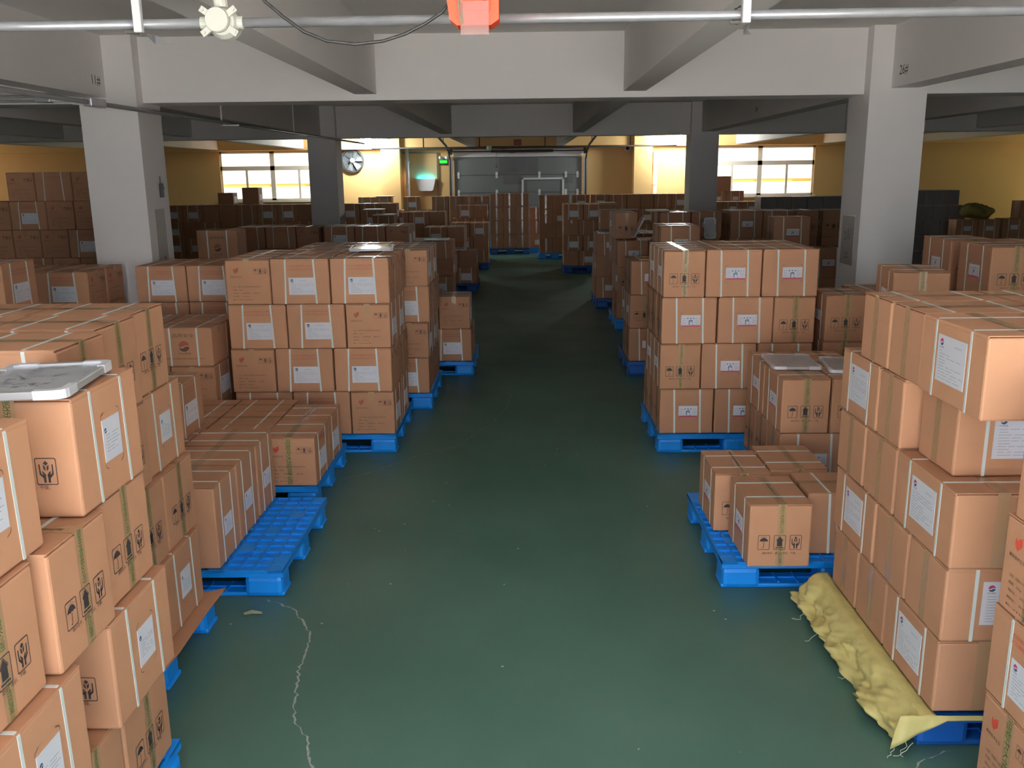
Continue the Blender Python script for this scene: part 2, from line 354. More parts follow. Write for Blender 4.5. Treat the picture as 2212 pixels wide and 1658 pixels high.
('L3',1,3,1,'F','X',-1.999,6.814,0.15,0.432,0.327,0.3345,0,494),
('RX',3,2,1,'I','X',8.833,17.627,0.804,0.41,0.325,0.325,0,480),
('L3',4,1,3,'F','X',-1.227,7.49,1.1595,0.432,0.327,0.3345,0,473),
('LG',4,4,1,'F','Y',-6.302,11.043,1.155,0.325,0.43,0.333,0,470),
('R4',4,3,1,'I','X',2.047,12.574,1.2,0.41,0.3,0.348,0,453),
('R5',1,1,1,'I','X',1.32,14.301,0.15,0.4,0.3,0.333,0,438),
('R2b',1,1,2,'I','X',1.799,5.859,0.15,0.43,0.295,0.348,0,428),
('R5',2,1,1,'I','Y',1.268,14.339,0.485,0.3,0.4,0.333,0,424),
('L2b',1,3,3,'Fg','X',-2.324,6.309,0.15,0.42,0.325,0.323,0,417),
('L6',1,1,1,'F','X',-1.07,16.477,0.15,0.41,0.32,0.291,0,416),
('LH2',4,2,1,'F','X',-4.848,18.874,1.17,0.41,0.325,0.338,0,416),
('LH2',4,3,1,'F','X',-5.268,18.874,1.17,0.41,0.325,0.338,0,416),
('LH3',4,2,1,'F','X',-6.825,18.927,1.17,0.41,0.325,0.338,0,415),
('LD2',3,2,1,'F','X',-3.047,7.672,0.76,0.42,0.325,0.303,0,412),
('LH2',4,4,1,'F','X',-5.689,18.874,1.17,0.41,0.325,0.338,0,403),
('L5b',3,1,1,'F','X',-1.399,14.973,0.73,0.43,0.325,0.288,0,399),
('R0',4,1,1,'Fg','Y',1.637,2.365,1.075,0.325,0.42,0.303,0,399),
('LW',1,1,1,'F','Y',-5.695,19.205,1.51,0.34,0.3,0.338,0,398),
('L6',2,1,1,'F','Y',-1.027,16.51,0.443,0.32,0.41,0.291,0,385),
('R4b',4,3,1,'I','Y',3.753,12.381,1.215,0.3,0.42,0.353,0,378),
('R6',4,1,1,'F','X',1.032,19.411,1.11,0.41,0.31,0.318,0,376),
('L5b',2,1,1,'F','Y',-1.339,15.025,0.44,0.325,0.43,0.288,0,367),
('R1',5,3,2,'P','X',2.19,3.763,1.299,0.47,0.295,0.2815,0,365),
('R6',2,1,1,'F','X',1.031,19.413,0.47,0.41,0.31,0.318,0,361),
('R4b',4,2,1,'I','X',3.381,12.321,1.215,0.42,0.3,0.353,0,357),
('L3',1,1,2,'F','Y',-1.168,7.309,0.15,0.327,0.432,0.3345,0,354),
('LG',5,4,1,'F','Y',-6.301,11.049,1.49,0.325,0.43,0.333,0,354),
('LH3',4,1,1,'F','Y',-6.446,18.97,1.17,0.325,0.41,0.338,0,351),
('R5',3,1,1,'I','X',1.333,14.29,0.82,0.4,0.3,0.333,0,349),
('R3',2,1,2,'I','Y',1.159,7.226,0.4965,0.302,0.403,0.3445,0,346),
('L2b',1,2,1,'Fg','X',-1.894,5.639,0.15,0.42,0.325,0.323,0,345),
('L3',3,1,2,'F','Y',-1.177,7.312,0.823,0.327,0.432,0.3345,0,342),
('L4',4,1,2,'F','Y',-1.02,8.622,1.125,0.325,0.43,0.323,0,338),
('LI',4,2,1,'F','X',-2.219,19.377,1.02,0.43,0.325,0.288,0,337),
('R6',3,2,1,'F','X',1.351,19.42,0.79,0.41,0.31,0.318,0,332),
('LJ',3,1,1,'F','Y',-1.333,17.831,0.77,0.325,0.43,0.308,0,323),
('LH2',4,5,1,'F','Y',-6.066,18.916,1.17,0.325,0.41,0.338,0,320),
('LJ',3,2,1,'F','X',-1.723,17.779,0.77,0.43,0.325,0.308,0,315),
('LH',4,3,1,'F','X',-3.576,18.872,1.17,0.41,0.325,0.338,0,314),
('R6',4,2,1,'F','X',1.455,19.411,1.11,0.41,0.31,0.318,0,311),
('LL',3,1,1,'F','X',-1.001,20.271,0.73,0.41,0.325,0.288,0,310),
('WR',4,1,1,'W','Y',5.171,19.769,1.191,0.325,0.51,0.345,0,308),
('WR2',5,2,1,'W','Y',8.257,18.86,1.358,0.325,0.49,0.3,0,308),
('WR2',5,3,1,'W','Y',8.593,18.86,1.358,0.325,0.49,0.3,0,308),
('R7c',4,5,1,'F','X',3.379,22.624,1.2,0.42,0.32,0.348,0,304),
('R3',3,1,2,'I','X',1.215,7.078,0.843,0.403,0.302,0.3445,0,291),
('WR2',4,2,1,'W','Y',8.42,18.859,1.056,0.325,0.49,0.3,0,290),
('R5',4,1,1,'I','Y',1.39,15.11,1.155,0.3,0.41,0.333,0,289),
('R6',3,1,1,'F','Y',0.983,19.47,0.79,0.31,0.41,0.318,0,287),
('WR2',3,2,1,'W','Y',8.255,18.852,0.754,0.325,0.49,0.3,0,287),
('LK2',4,3,1,'F','X',-2.931,24.074,1.17,0.43,0.33,0.338,0,284),
('WR2',4,1,1,'W','X',8,18.777,1.056,0.49,0.325,0.3,0,281),
('LM',4,2,1,'F','X',-1.417,21.879,1.05,0.41,0.325,0.298,0,280),
('R6',1,1,1,'F','Y',0.989,19.469,0.15,0.31,0.41,0.318,0,279),
('R7',2,1,1,'T','X',0.577,22.613,0.5,0.41,0.31,0.348,0,278),
('LI',4,1,1,'F','Y',-1.832,19.429,1.02,0.325,0.43,0.288,0,276),
('LH2',4,1,1,'F','Y',-4.472,18.916,1.17,0.325,0.41,0.338,0,274),
('LW',1,2,1,'F','Y',-6.235,19.255,1.51,0.32,0.3,0.233,0,273),
('RZ',4,2,1,'I','X',9.675,17.778,1.14,0.43,0.325,0.328,0,273),
('WR',4,5,1,'W','X',6.601,19.677,1.191,0.51,0.325,0.345,0,272),
('LH3',3,2,1,'F','Y',-6.87,18.968,0.83,0.325,0.41,0.338,0,265),
('WR2',4,3,1,'W','Y',8.755,18.859,1.056,0.325,0.49,0.3,0,265),
('R7d',3,2,1,'F','X',3.001,22.617,0.85,0.42,0.32,0.348,0,264),
('R3',1,1,2,'I','X',1.217,7.077,0.15,0.403,0.302,0.3445,0,263),
('LK2',4,1,1,'F','X',-2.194,24.074,1.17,0.43,0.33,0.338,0,262),
('L3',2,1,2,'F','X',-1.232,7.151,0.4865,0.432,0.327,0.3345,0,261),
('R4',2,1,1,'I','Y',1.401,12.316,0.5,0.3,0.41,0.348,0,260),
('LH3',4,3,1,'F','X',-7.244,18.927,1.17,0.41,0.325,0.338,0,257),
('R6',1,2,1,'F','X',1.357,19.419,0.15,0.41,0.31,0.318,0,256),
('L5b',1,1,1,'F','X',-1.402,14.979,0.15,0.43,0.325,0.288,0,254),
('WR',4,3,1,'W','Y',5.839,19.769,1.191,0.325,0.51,0.345,0,251),
('WR',4,4,1,'W','Y',6.176,19.769,1.191,0.325,0.51,0.345,0,251),
('LH',4,1,1,'F','Y',-2.778,18.914,1.17,0.325,0.41,0.338,0,250),
('LH3',2,3,1,'F','X',-7.241,18.929,0.49,0.41,0.325,0.338,0,248),
('R7',4,2,1,'T','X',0.893,22.61,1.2,0.41,0.31,0.348,0,248),
('LH5',4,1,1,'F','X',-2.584,16.876,1.05,0.39,0.325,0.298,0,247),
('L2b',1,3,2,'Fg','X',-2.326,5.974,0.15,0.42,0.325,0.323,0,243),
('LH4',4,1,1,'F','X',-2.85,17.273,1.11,0.39,0.325,0.318,0,243),
('L3',2,1,3,'F','X',-1.232,7.488,0.4865,0.432,0.327,0.3345,0,240),
('R3',3,1,3,'I','X',1.218,7.39,0.843,0.403,0.302,0.3445,0,240),
('R7c',4,4,1,'F','Y',2.997,22.674,1.2,0.32,0.42,0.348,0,239),
('L3',4,2,2,'F','X',-1.667,7.153,1.1595,0.432,0.327,0.3345,0,238),
('R8',5,1,1,'I','Y',4.97,23.221,1.59,0.34,0.43,0.358,0,238),
('LH3',3,3,1,'F','X',-7.246,18.925,0.83,0.41,0.325,0.338,0,237),
('R7c',4,2,1,'F','X',2.285,22.624,1.2,0.42,0.32,0.348,0,235),
('LG',3,2,1,'F','Y',-5.519,11.04,0.82,0.325,0.43,0.333,0,234),
('L3',4,3,2,'F','Y',-2.058,7.311,1.1595,0.327,0.432,0.3345,0,230),
('LL',2,1,1,'F','Y',-0.965,20.319,0.44,0.325,0.41,0.288,0,229),
('R3',1,1,3,'I','X',1.217,7.389,0.15,0.403,0.302,0.3445,0,229),
('R7c',4,3,1,'F','Y',2.669,22.674,1.2,0.32,0.42,0.348,0,229),
('WR',4,2,1,'W','Y',5.503,19.769,1.191,0.325,0.51,0.345,0,229),
('R7',3,1,1,'T','Y',0.523,22.663,0.85,0.31,0.41,0.348,0,224),
('R7',4,1,1,'T','Y',0.522,22.66,1.2,0.31,0.41,0.348,0,224),
('R7c',4,6,1,'F','X',3.807,22.624,1.2,0.42,0.32,0.348,0,224),
('END',4,1,1,'T','Y',-0.713,24.111,1.215,0.325,0.43,0.353,0,221),
('R4c',3,1,1,'I','Y',4.119,12.433,0.86,0.3,0.42,0.353,0,218),
('LM',4,1,1,'F','Y',-1.041,21.921,1.05,0.325,0.41,0.298,0,216),
('R3',4,3,2,'I','X',1.943,7.078,1.1895,0.403,0.302,0.3445,0,214),
('LH3',2,2,1,'F','X',-6.818,18.929,0.49,0.41,0.325,0.338,0,213),
('R8',4,2,1,'I','X',5.262,23.168,1.23,0.43,0.32,0.358,0,212),
('END',1,2,1,'T','Y',-0.384,24.103,0.15,0.325,0.43,0.353,0,211),
('R4',1,1,1,'I','X',1.442,12.263,0.15,0.41,0.3,0.348,0,211),
('END',2,1,1,'T','Y',-0.72,24.111,0.505,0.325,0.43,0.353,0,210),
('END',3,1,1,'T','Y',-0.718,24.104,0.86,0.325,0.43,0.353,0,209),
('END',4,2,1,'T','Y',-0.38,24.111,1.215,0.325,0.43,0.353,0,208),
('END',4,3,1,'T','Y',-0.044,24.111,1.215,0.325,0.43,0.353,0,203),
('R3b',3,1,2,'I','X',1.295,9.773,0.85,0.4,0.3,0.348,0,201),
('R7',1,1,1,'T','Y',0.528,22.671,0.15,0.31,0.41,0.348,0,200),
('LH',4,2,1,'F','X',-3.156,18.872,1.17,0.41,0.325,0.338,0,197),
('END',1,1,1,'T','Y',-0.719,24.103,0.15,0.325,0.43,0.353,0,197),
('LD2',4,2,2,'F','X',-3.052,8.008,1.065,0.42,0.325,0.303,0,195),
('END',1,3,1,'T','Y',-0.046,24.103,0.15,0.325,0.43,0.353,0,195),
('END',3,2,1,'T','Y',-0.384,24.104,0.86,0.325,0.43,0.353,0,195),
('R4d',2,2,1,'I','X',3.506,10.655,0.505,0.42,0.3,0.353,0,194),
('END',2,3,1,'T','Y',-0.049,24.111,0.505,0.325,0.43,0.353,0,192),
('END',3,3,1,'T','Y',-0.049,24.104,0.86,0.325,0.43,0.353,0,190),
('L3',4,2,3,'F','X',-1.666,7.49,1.1595,0.432,0.327,0.3345,0,189),
('R3',4,2,2,'I','X',1.528,7.078,1.1895,0.403,0.302,0.3445,0,184),
('R9',4,2,1,'I','X',4.799,21.372,1.08,0.43,0.32,0.308,0,184),
('END',2,2,1,'T','Y',-0.385,24.111,0.505,0.325,0.43,0.353,0,182),
('R3',4,2,3,'I','X',1.528,7.39,1.1895,0.403,0.302,0.3445,0,182),
('R7c',4,1,1,'F','X',1.856,22.624,1.2,0.42,0.32,0.348,0,180),
('R6',2,2,1,'F','X',1.453,19.413,0.47,0.41,0.31,0.318,0,176),
('R7',3,2,1,'T','X',0.893,22.613,0.85,0.41,0.31,0.348,0,176),
('LL',1,1,1,'F','X',-1.009,20.279,0.15,0.41,0.325,0.288,0,175),
('R3',4,3,3,'I','X',1.944,7.39,1.1895,0.403,0.302,0.3445,0,175),
('WR2',2,1,1,'W','X',8.003,18.771,0.452,0.49,0.325,0.3,0,175),
('LH3',3,1,1,'F','X',-6.49,18.925,0.83,0.41,0.325,0.338,0,172),
('LK',4,3,1,'T','Y',-1.78,24.123,1.17,0.33,0.43,0.338,0,172),
('LF',4,2,2,'J','X',-2.175,3.353,1.214,0.41,0.333,0.351,0,171),
('R7b',4,1,1,'F','X',1.388,22.626,1.2,0.42,0.32,0.348,0,171),
('R3b',2,1,2,'I','Y',1.239,9.921,0.5,0.3,0.4,0.348,0,169),
('RF',3,2,2,'I','X',2.739,7.087,0.85,0.41,0.3,0.348,0,167),
('L4',2,1,2,'F','Y',-1.035,8.626,0.475,0.325,0.43,0.323,0,161),
('R7',1,2,1,'T','X',0.9,22.621,0.15,0.41,0.31,0.348,0,160),
('R4b',4,1,2,'I','X',2.95,12.631,1.215,0.42,0.3,0.353,0,159),
('L4',4,2,2,'F','X',-1.409,8.465,1.125,0.43,0.325,0.323,0,157),
('END2',1,1,1,'T','X',0.36,24.274,0.15,0.43,0.32,0.348,0,155),
('WR2',3,1,1,'W','Y',7.921,18.852,0.754,0.325,0.49,0.3,0,155),
('WR2',5,1,1,'W','Y',7.922,18.86,1.358,0.325,0.49,0.3,0,152),
('END2',3,1,1,'T','Y',0.304,24.331,0.85,0.32,0.43,0.348,0,150),
('LG',3,3,1,'F','X',-5.904,10.987,0.82,0.43,0.325,0.333,0,149),
('L4',3,1,2,'F','X',-1.069,8.477,0.8,0.43,0.325,0.323,0,148),
('L4',4,3,2,'F','X',-1.85,8.465,1.125,0.43,0.325,0.323,0,148),
('END2',2,1,1,'T','Y',0.313,24.328,0.5,0.32,0.43,0.348,0,146),
('LK',4,1,1,'T','Y',-1.097,24.123,1.17,0.33,0.43,0.338,0,145),
('WR2',3,3,1,'W','X',8.674,18.769,0.754,0.49,0.325,0.3,0,145),
('L4',1,1,2,'F','X',-1.089,8.465,0.15,0.43,0.325,0.323,0,144),
('L4',4,3,3,'F','X',-1.849,8.8,1.125,0.43,0.325,0.323,0,142),
('LK',4,2,1,'T','Y',-1.438,24.123,1.17,0.33,0.43,0.338,0,140),
('LK2',4,5,1,'F','X',-3.673,24.074,1.17,0.43,0.33,0.338,0,138),
('R3b',4,2,2,'I','X',1.591,9.776,1.2,0.4,0.3,0.348,0,138),
('LI',4,3,1,'F','X',-2.659,19.377,1.02,0.43,0.325,0.288,0,132),
('LH2',3,5,1,'F','Y',-6.074,18.917,0.83,0.325,0.41,0.338,0,132),
('L4',4,2,3,'F','X',-1.409,8.8,1.125,0.43,0.325,0.323,0,130),
('L4',3,1,3,'F','X',-1.07,8.812,0.8,0.43,0.325,0.323,0,127),
('R9',4,3,1,'I','X',5.241,21.372,1.08,0.43,0.32,0.308,0,126),
('LG',3,1,1,'F','Y',-5.181,11.04,0.82,0.325,0.43,0.333,0,125),
('LD',3,2,2,'F','X',-2.941,6.977,0.73,0.42,0.325,0.288,0,122),
('R3b',1,1,2,'I','X',1.287,9.766,0.15,0.4,0.3,0.348,0,121),
('WR2',1,1,1,'W','Y',7.919,18.86,0.15,0.325,0.49,0.3,0,121),
('LE',4,2,2,'F','X',-4.213,7.775,1.05,0.43,0.325,0.298,0,120),
('LI',3,2,1,'F','Y',-2.27,19.422,0.73,0.325,0.43,0.288,0,120),
('LK2',4,6,1,'F','X',-4.114,24.074,1.17,0.43,0.33,0.338,0,116),
('L4',1,1,3,'F','X',-1.091,8.8,0.15,0.43,0.325,0.323,0,114),
('R8',4,1,1,'I','X',4.822,23.168,1.23,0.43,0.32,0.358,0,110),
('R4',4,1,2,'I','Y',1.382,13.049,1.2,0.3,0.41,0.348,0,109),
('LL',2,2,1,'F','X',-1.343,20.277,0.44,0.41,0.325,0.288,0,107),
('R4',3,1,5,'I','Y',1.382,13.049,0.85,0.3,0.41,0.348,0,107),
('L7',4,1,2,'F','Y',-1.825,13.666,1.065,0.325,0.43,0.303,0,102),
('R7d',2,2,1,'F','X',2.903,22.626,0.5,0.42,0.32,0.348,0,99),
('LH2',3,4,1,'F','X',-5.697,18.874,0.83,0.41,0.325,0.338,0,98),
('LL',3,2,1,'F','X',-1.421,20.271,0.73,0.41,0.325,0.288,0,96)]
REST=[
(3.602,6.436,1.2375,0.45,0.32,0.3605,'X','I'),
(1.715,15.11,1.155,0.3,0.41,0.333,'Y','I'),
(-1.397,15.308,0.73,0.43,0.325,0.288,'X','F'),
(-2.185,5.117,0.15,0.41,0.335,0.438,'Y','I2'),
(0.946,22.663,0.5,0.31,0.41,0.348,'Y','T'),
(1.823,19.461,1.11,0.31,0.41,0.318,'Y','F'),
(-5.277,18.874,0.83,0.41,0.325,0.338,'X','F'),
(1.445,12.569,0.85,0.41,0.3,0.348,'X','I'),
(2.049,12.884,1.2,0.41,0.3,0.348,'X','I'),
(2.942,12.312,0.86,0.42,0.3,0.353,'X','I'),
(-2.622,8.008,1.065,0.42,0.325,0.303,'X','F'),
(-0.785,9.889,0.15,0.43,0.325,0.343,'X','F'),
(1.398,12.736,0.5,0.3,0.41,0.348,'Y','I'),
(-2.198,24.071,0.83,0.43,0.33,0.338,'X','F'),
(-1.074,21.869,0.75,0.41,0.325,0.298,'X','F'),
(-1.78,24.122,0.83,0.33,0.43,0.338,'Y','T'),
(1.441,12.573,0.15,0.41,0.3,0.348,'X','I'),
(4.415,21.427,1.08,0.32,0.43,0.308,'Y','I'),
(1.746,14.29,0.82,0.4,0.3,0.333,'X','I'),
(-3.57,18.878,0.83,0.41,0.325,0.338,'X','F'),
(3.74,12.372,0.86,0.3,0.42,0.353,'Y','I'),
(9.382,17.775,0.48,0.43,0.325,0.328,'X','I'),
(-4.523,18.874,0.83,0.41,0.325,0.338,'X','F'),
(-1.497,21.869,0.75,0.41,0.325,0.298,'X','F'),
(-1.341,17.828,0.46,0.325,0.43,0.308,'Y','F'),
(2.739,6.777,0.85,0.41,0.3,0.348,'X','I'),
(1.333,14.6,0.82,0.4,0.3,0.333,'X','I'),
(-4.9,18.917,0.83,0.325,0.41,0.338,'Y','F'),
(-3.955,13.223,0.76,0.43,0.325,0.303,'X','F'),
(-3.509,13.564,1.065,0.43,0.325,0.303,'X','F'),
(-1.404,16.465,0.443,0.41,0.32,0.291,'X','F'),
(-3.772,7.777,0.75,0.43,0.325,0.298,'X','F'),
(-1.847,8.13,1.125,0.43,0.325,0.323,'X','F'),
(1.266,14.749,0.485,0.3,0.4,0.333,'Y','I'),
(-2.512,6.976,0.15,0.42,0.325,0.288,'X','F'),
(1.32,14.921,0.15,0.4,0.3,0.333,'X','I'),
(-2.324,5.639,0.15,0.42,0.325,0.323,'X','Fg'),
(-1.133,9.556,0.495,0.43,0.325,0.343,'X','F'),
(-1.34,15.465,0.44,0.325,0.43,0.288,'Y','F'),
(-7.241,18.924,0.15,0.41,0.325,0.338,'X','F'),
(1.335,14.91,0.82,0.4,0.3,0.333,'X','I'),
(-4.213,7.44,1.05,0.43,0.325,0.298,'X','F'),
(-1.332,18.271,0.77,0.325,0.43,0.308,'Y','F'),
(-2.65,13.509,1.065,0.43,0.325,0.303,'X','F'),
(1.034,20.051,1.11,0.41,0.31,0.318,'X','F'),
(-6.864,18.966,0.15,0.325,0.41,0.338,'Y','F'),
(-3.568,13.275,0.76,0.325,0.43,0.303,'Y','F'),
(3.381,12.631,1.215,0.42,0.3,0.353,'X','I'),
(2.284,12.259,0.85,0.41,0.3,0.348,'X','I'),
(2.471,12.884,1.2,0.41,0.3,0.348,'X','I'),
(-1.003,20.606,0.73,0.41,0.325,0.288,'X','F'),
(-2.514,6.641,0.15,0.42,0.325,0.288,'X','F'),
(3.776,22.627,0.85,0.42,0.32,0.348,'X','F'),
(-2.212,13.509,1.065,0.43,0.325,0.303,'X','F'),
(-3.95,13.564,1.065,0.43,0.325,0.303,'X','F'),
(-1.399,15.314,0.15,0.43,0.325,0.288,'X','F'),
(3.383,22.667,0.85,0.32,0.42,0.348,'Y','F'),
(8.256,18.86,0.15,0.325,0.49,0.3,'Y','W'),
(-1.784,15.465,0.73,0.325,0.43,0.288,'Y','F'),
(-1.719,18.114,0.77,0.43,0.325,0.308,'X','F'),
(1.866,12.259,0.85,0.41,0.3,0.348,'X','I'),
(2.19,3.452,1.299,0.47,0.295,0.2815,'X','P'),
(-1.784,15.025,0.73,0.325,0.43,0.288,'Y','F'),
(2.939,12.622,0.86,0.42,0.3,0.353,'X','I'),
(8.84,17.621,0.477,0.41,0.325,0.325,'X','I'),
(-3.078,24.071,0.83,0.43,0.33,0.338,'X','F'),
(1.32,14.611,0.15,0.4,0.3,0.333,'X','I'),
(2.104,14.34,0.82,0.3,0.4,0.333,'Y','I'),
(-1.424,20.606,0.73,0.41,0.325,0.288,'X','F'),
(2.471,12.884,0.85,0.41,0.3,0.348,'X','I'),
(-2.845,6.645,0.44,0.42,0.325,0.288,'X','F'),
(-1.069,16.807,0.15,0.41,0.32,0.291,'X','F'),
(1.867,12.569,0.85,0.41,0.3,0.348,'X','I'),
(-2.639,24.071,0.83,0.43,0.33,0.338,'X','F'),
(1.745,14.6,0.82,0.4,0.3,0.333,'X','I'),
(1.823,19.881,1.11,0.31,0.41,0.318,'Y','F'),
(1.031,19.733,0.47,0.41,0.31,0.318,'X','F'),
(0.985,19.89,0.79,0.31,0.41,0.318,'Y','F'),
(3.332,22.626,0.5,0.42,0.32,0.348,'X','F'),
(-2.774,18.92,0.83,0.325,0.41,0.338,'Y','F'),
(0.989,19.889,0.15,0.31,0.41,0.318,'Y','F'),
(-2.22,19.712,1.02,0.43,0.325,0.288,'X','F'),
(-1.009,20.614,0.15,0.41,0.325,0.288,'X','F'),
(-1.1,24.132,0.15,0.33,0.43,0.338,'Y','T'),
(-1.133,9.891,0.495,0.43,0.325,0.343,'X','F'),
(-2.941,6.642,0.73,0.42,0.325,0.288,'X','F'),
(-5.688,19.209,1.17,0.41,0.325,0.338,'X','F'),
(-1.1,24.122,0.83,0.33,0.43,0.338,'Y','T'),
(1.453,19.731,1.11,0.41,0.31,0.318,'X','F'),
(-6.823,19.262,1.17,0.41,0.325,0.338,'X','F'),
(1.962,3.072,1.299,0.315,0.415,0.2815,'Y','P'),
(3.372,12.312,0.86,0.42,0.3,0.353,'X','I'),
(-1.341,18.268,0.46,0.325,0.43,0.308,'Y','F'),
(-1.41,8.13,1.125,0.43,0.325,0.323,'X','F'),
(-2.193,24.074,0.49,0.43,0.33,0.338,'X','F'),
(1.744,14.91,0.82,0.4,0.3,0.333,'X','I'),
(2.105,14.75,0.82,0.3,0.4,0.333,'Y','I'),
(1.455,20.051,1.11,0.41,0.31,0.318,'X','F'),
(-3.18,13.223,0.76,0.43,0.325,0.303,'X','F'),
(4.425,21.421,0.46,0.32,0.43,0.308,'Y','I'),
(3.212,6.624,0.875,0.32,0.45,0.3605,'Y','I'),
(3.603,6.106,1.2375,0.45,0.32,0.3605,'X','I'),
(-3.151,18.878,0.83,0.41,0.325,0.338,'X','F'),
(-1.781,24.123,0.49,0.33,0.43,0.338,'Y','T'),
(4.427,12.42,1.215,0.3,0.42,0.353,'Y','I'),
(-6.343,10.987,0.82,0.43,0.325,0.333,'X','F'),
(1.774,19.42,0.79,0.41,0.31,0.318,'X','F'),
(-1.883,19.369,0.73,0.43,0.325,0.288,'X','F'),
(2.57,22.617,0.85,0.42,0.32,0.348,'X','F'),
(-1.417,1.87,0.155,0.335,0.41,0.338,'Y','J'),
(-1.745,3.32,0.155,0.41,0.33,0.351,'X','J'),
(-1.717,3.058,0.508,0.335,0.405,0.351,'Y','J'),
(-1.76,3.022,0.861,0.41,0.335,0.351,'X','J'),
(-2.12,2.958,1.214,0.41,0.335,0.351,'X','J'),
(-2.185,4.758,0.15,0.41,0.335,0.438,'Y','I2'),
(-2.203,4.785,0.592,0.425,0.32,0.333,'X','F'),
(-1.566,7.154,0.823,0.432,0.327,0.3345,'X','F'),
(-1.564,7.491,0.823,0.432,0.327,0.3345,'X','F'),
(-2.007,7.154,0.823,0.432,0.327,0.3345,'X','F'),
(-1.916,8.182,0.15,0.325,0.43,0.323,'Y','F'),
(-1.861,8.134,0.475,0.43,0.325,0.323,'X','F'),
(-1.863,8.469,0.475,0.43,0.325,0.323,'X','F'),
(-1.901,8.194,0.8,0.325,0.43,0.323,'Y','F'),
(-1.899,8.634,0.8,0.325,0.43,0.323,'Y','F'),
(-2.845,6.98,0.44,0.42,0.325,0.288,'X','F'),
(-2.618,7.669,0.15,0.42,0.325,0.303,'X','F'),
(-2.619,8.004,0.15,0.42,0.325,0.303,'X','F'),
(-3.05,7.669,0.15,0.42,0.325,0.303,'X','F'),
(-3.049,8.004,0.15,0.42,0.325,0.303,'X','F'),
(-2.618,7.672,0.455,0.42,0.325,0.303,'X','F'),
(-2.615,8.007,0.455,0.42,0.325,0.303,'X','F'),
(-3.046,7.672,0.455,0.42,0.325,0.303,'X','F'),
(-3.048,8.007,0.455,0.42,0.325,0.303,'X','F'),
(-2.62,8.007,0.76,0.42,0.325,0.303,'X','F'),
(-3.046,8.007,0.76,0.42,0.325,0.303,'X','F'),
(-3.782,7.439,0.15,0.43,0.325,0.298,'X','F'),
(-3.778,7.774,0.15,0.43,0.325,0.298,'X','F'),
(-4.22,7.439,0.15,0.43,0.325,0.298,'X','F'),
(-4.221,7.774,0.15,0.43,0.325,0.298,'X','F'),
(-3.776,7.438,0.45,0.43,0.325,0.298,'X','F'),
(-3.775,7.773,0.45,0.43,0.325,0.298,'X','F'),
(-4.215,7.438,0.45,0.43,0.325,0.298,'X','F'),
(-4.216,7.773,0.45,0.43,0.325,0.298,'X','F'),
(-3.774,7.442,0.75,0.43,0.325,0.298,'X','F'),
(-4.213,7.442,0.75,0.43,0.325,0.298,'X','F'),
(-4.212,7.777,0.75,0.43,0.325,0.298,'X','F'),
(-3.596,6.079,0.15,0.32,0.41,0.348,'Y','F'),
(-3.593,6.074,0.5,0.32,0.41,0.348,'Y','F'),
(-3.586,6.073,0.85,0.32,0.41,0.348,'Y','F'),
(-5.246,10.997,0.15,0.43,0.325,0.333,'X','F'),
(-5.972,11.05,0.15,0.325,0.43,0.333,'Y','F'),
(-6.359,10.997,0.15,0.43,0.325,0.333,'X','F'),
(-5.173,11.026,0.485,0.325,0.43,0.333,'Y','F'),
(-5.507,11.026,0.485,0.325,0.43,0.333,'Y','F'),
(-5.895,10.974,0.485,0.43,0.325,0.333,'X','F'),
(-1.87,13.177,0.15,0.43,0.325,0.303,'X','F'),
(-2.648,13.177,0.15,0.43,0.325,0.303,'X','F'),
(-1.824,13.231,0.455,0.325,0.43,0.303,'Y','F'),
(-2.6,13.231,0.455,0.325,0.43,0.303,'Y','F'),
(-1.875,13.173,0.76,0.43,0.325,0.303,'X','F'),
(-1.871,13.508,0.76,0.43,0.325,0.303,'X','F'),
(-2.648,13.173,0.76,0.43,0.325,0.303,'X','F'),
(-2.646,13.508,0.76,0.43,0.325,0.303,'X','F'),
(-3.56,13.276,0.15,0.325,0.43,0.303,'Y','F'),
(-3.947,13.223,0.15,0.43,0.325,0.303,'X','F'),
(-3.507,13.224,0.455,0.43,0.325,0.303,'X','F'),
(-3.894,13.277,0.455,0.325,0.43,0.303,'Y','F'),
(-3.956,13.558,0.76,0.43,0.325,0.303,'X','F'),
(-3.333,9.958,0.15,0.43,0.325,0.325,'X','F'),
(-3.326,9.948,0.477,0.43,0.325,0.325,'X','F'),
(-3.326,9.957,0.804,0.43,0.325,0.325,'X','F'),
(-1.728,14.973,0.44,0.43,0.325,0.288,'X','F'),
(-1.728,15.308,0.44,0.43,0.325,0.288,'X','F'),
(-1.389,17.778,0.15,0.43,0.325,0.308,'X','F'),
(-1.391,18.113,0.15,0.43,0.325,0.308,'X','F'),
(-1.726,17.776,0.46,0.43,0.325,0.308,'X','F'),
(-1.727,18.111,0.46,0.43,0.325,0.308,'X','F'),
(-2.268,19.43,0.15,0.325,0.43,0.288,'Y','F'),
(-2.226,19.371,0.44,0.43,0.325,0.288,'X','F'),
(-2.77,18.91,0.15,0.325,0.41,0.338,'Y','F'),
(-3.569,18.868,0.15,0.41,0.325,0.338,'X','F'),
(-2.817,18.879,0.49,0.41,0.325,0.338,'X','F'),
(-3.571,18.879,0.49,0.41,0.325,0.338,'X','F'),
(-4.517,18.872,0.15,0.41,0.325,0.338,'X','F'),
(-5.269,18.872,0.15,0.41,0.325,0.338,'X','F'),
(-5.691,18.872,0.15,0.41,0.325,0.338,'X','F'),
(-4.479,18.918,0.49,0.325,0.41,0.338,'Y','F'),
(-4.856,18.876,0.49,0.41,0.325,0.338,'X','F'),
(-5.276,18.876,0.49,0.41,0.325,0.338,'X','F'),
(-5.653,18.918,0.49,0.325,0.41,0.338,'Y','F'),
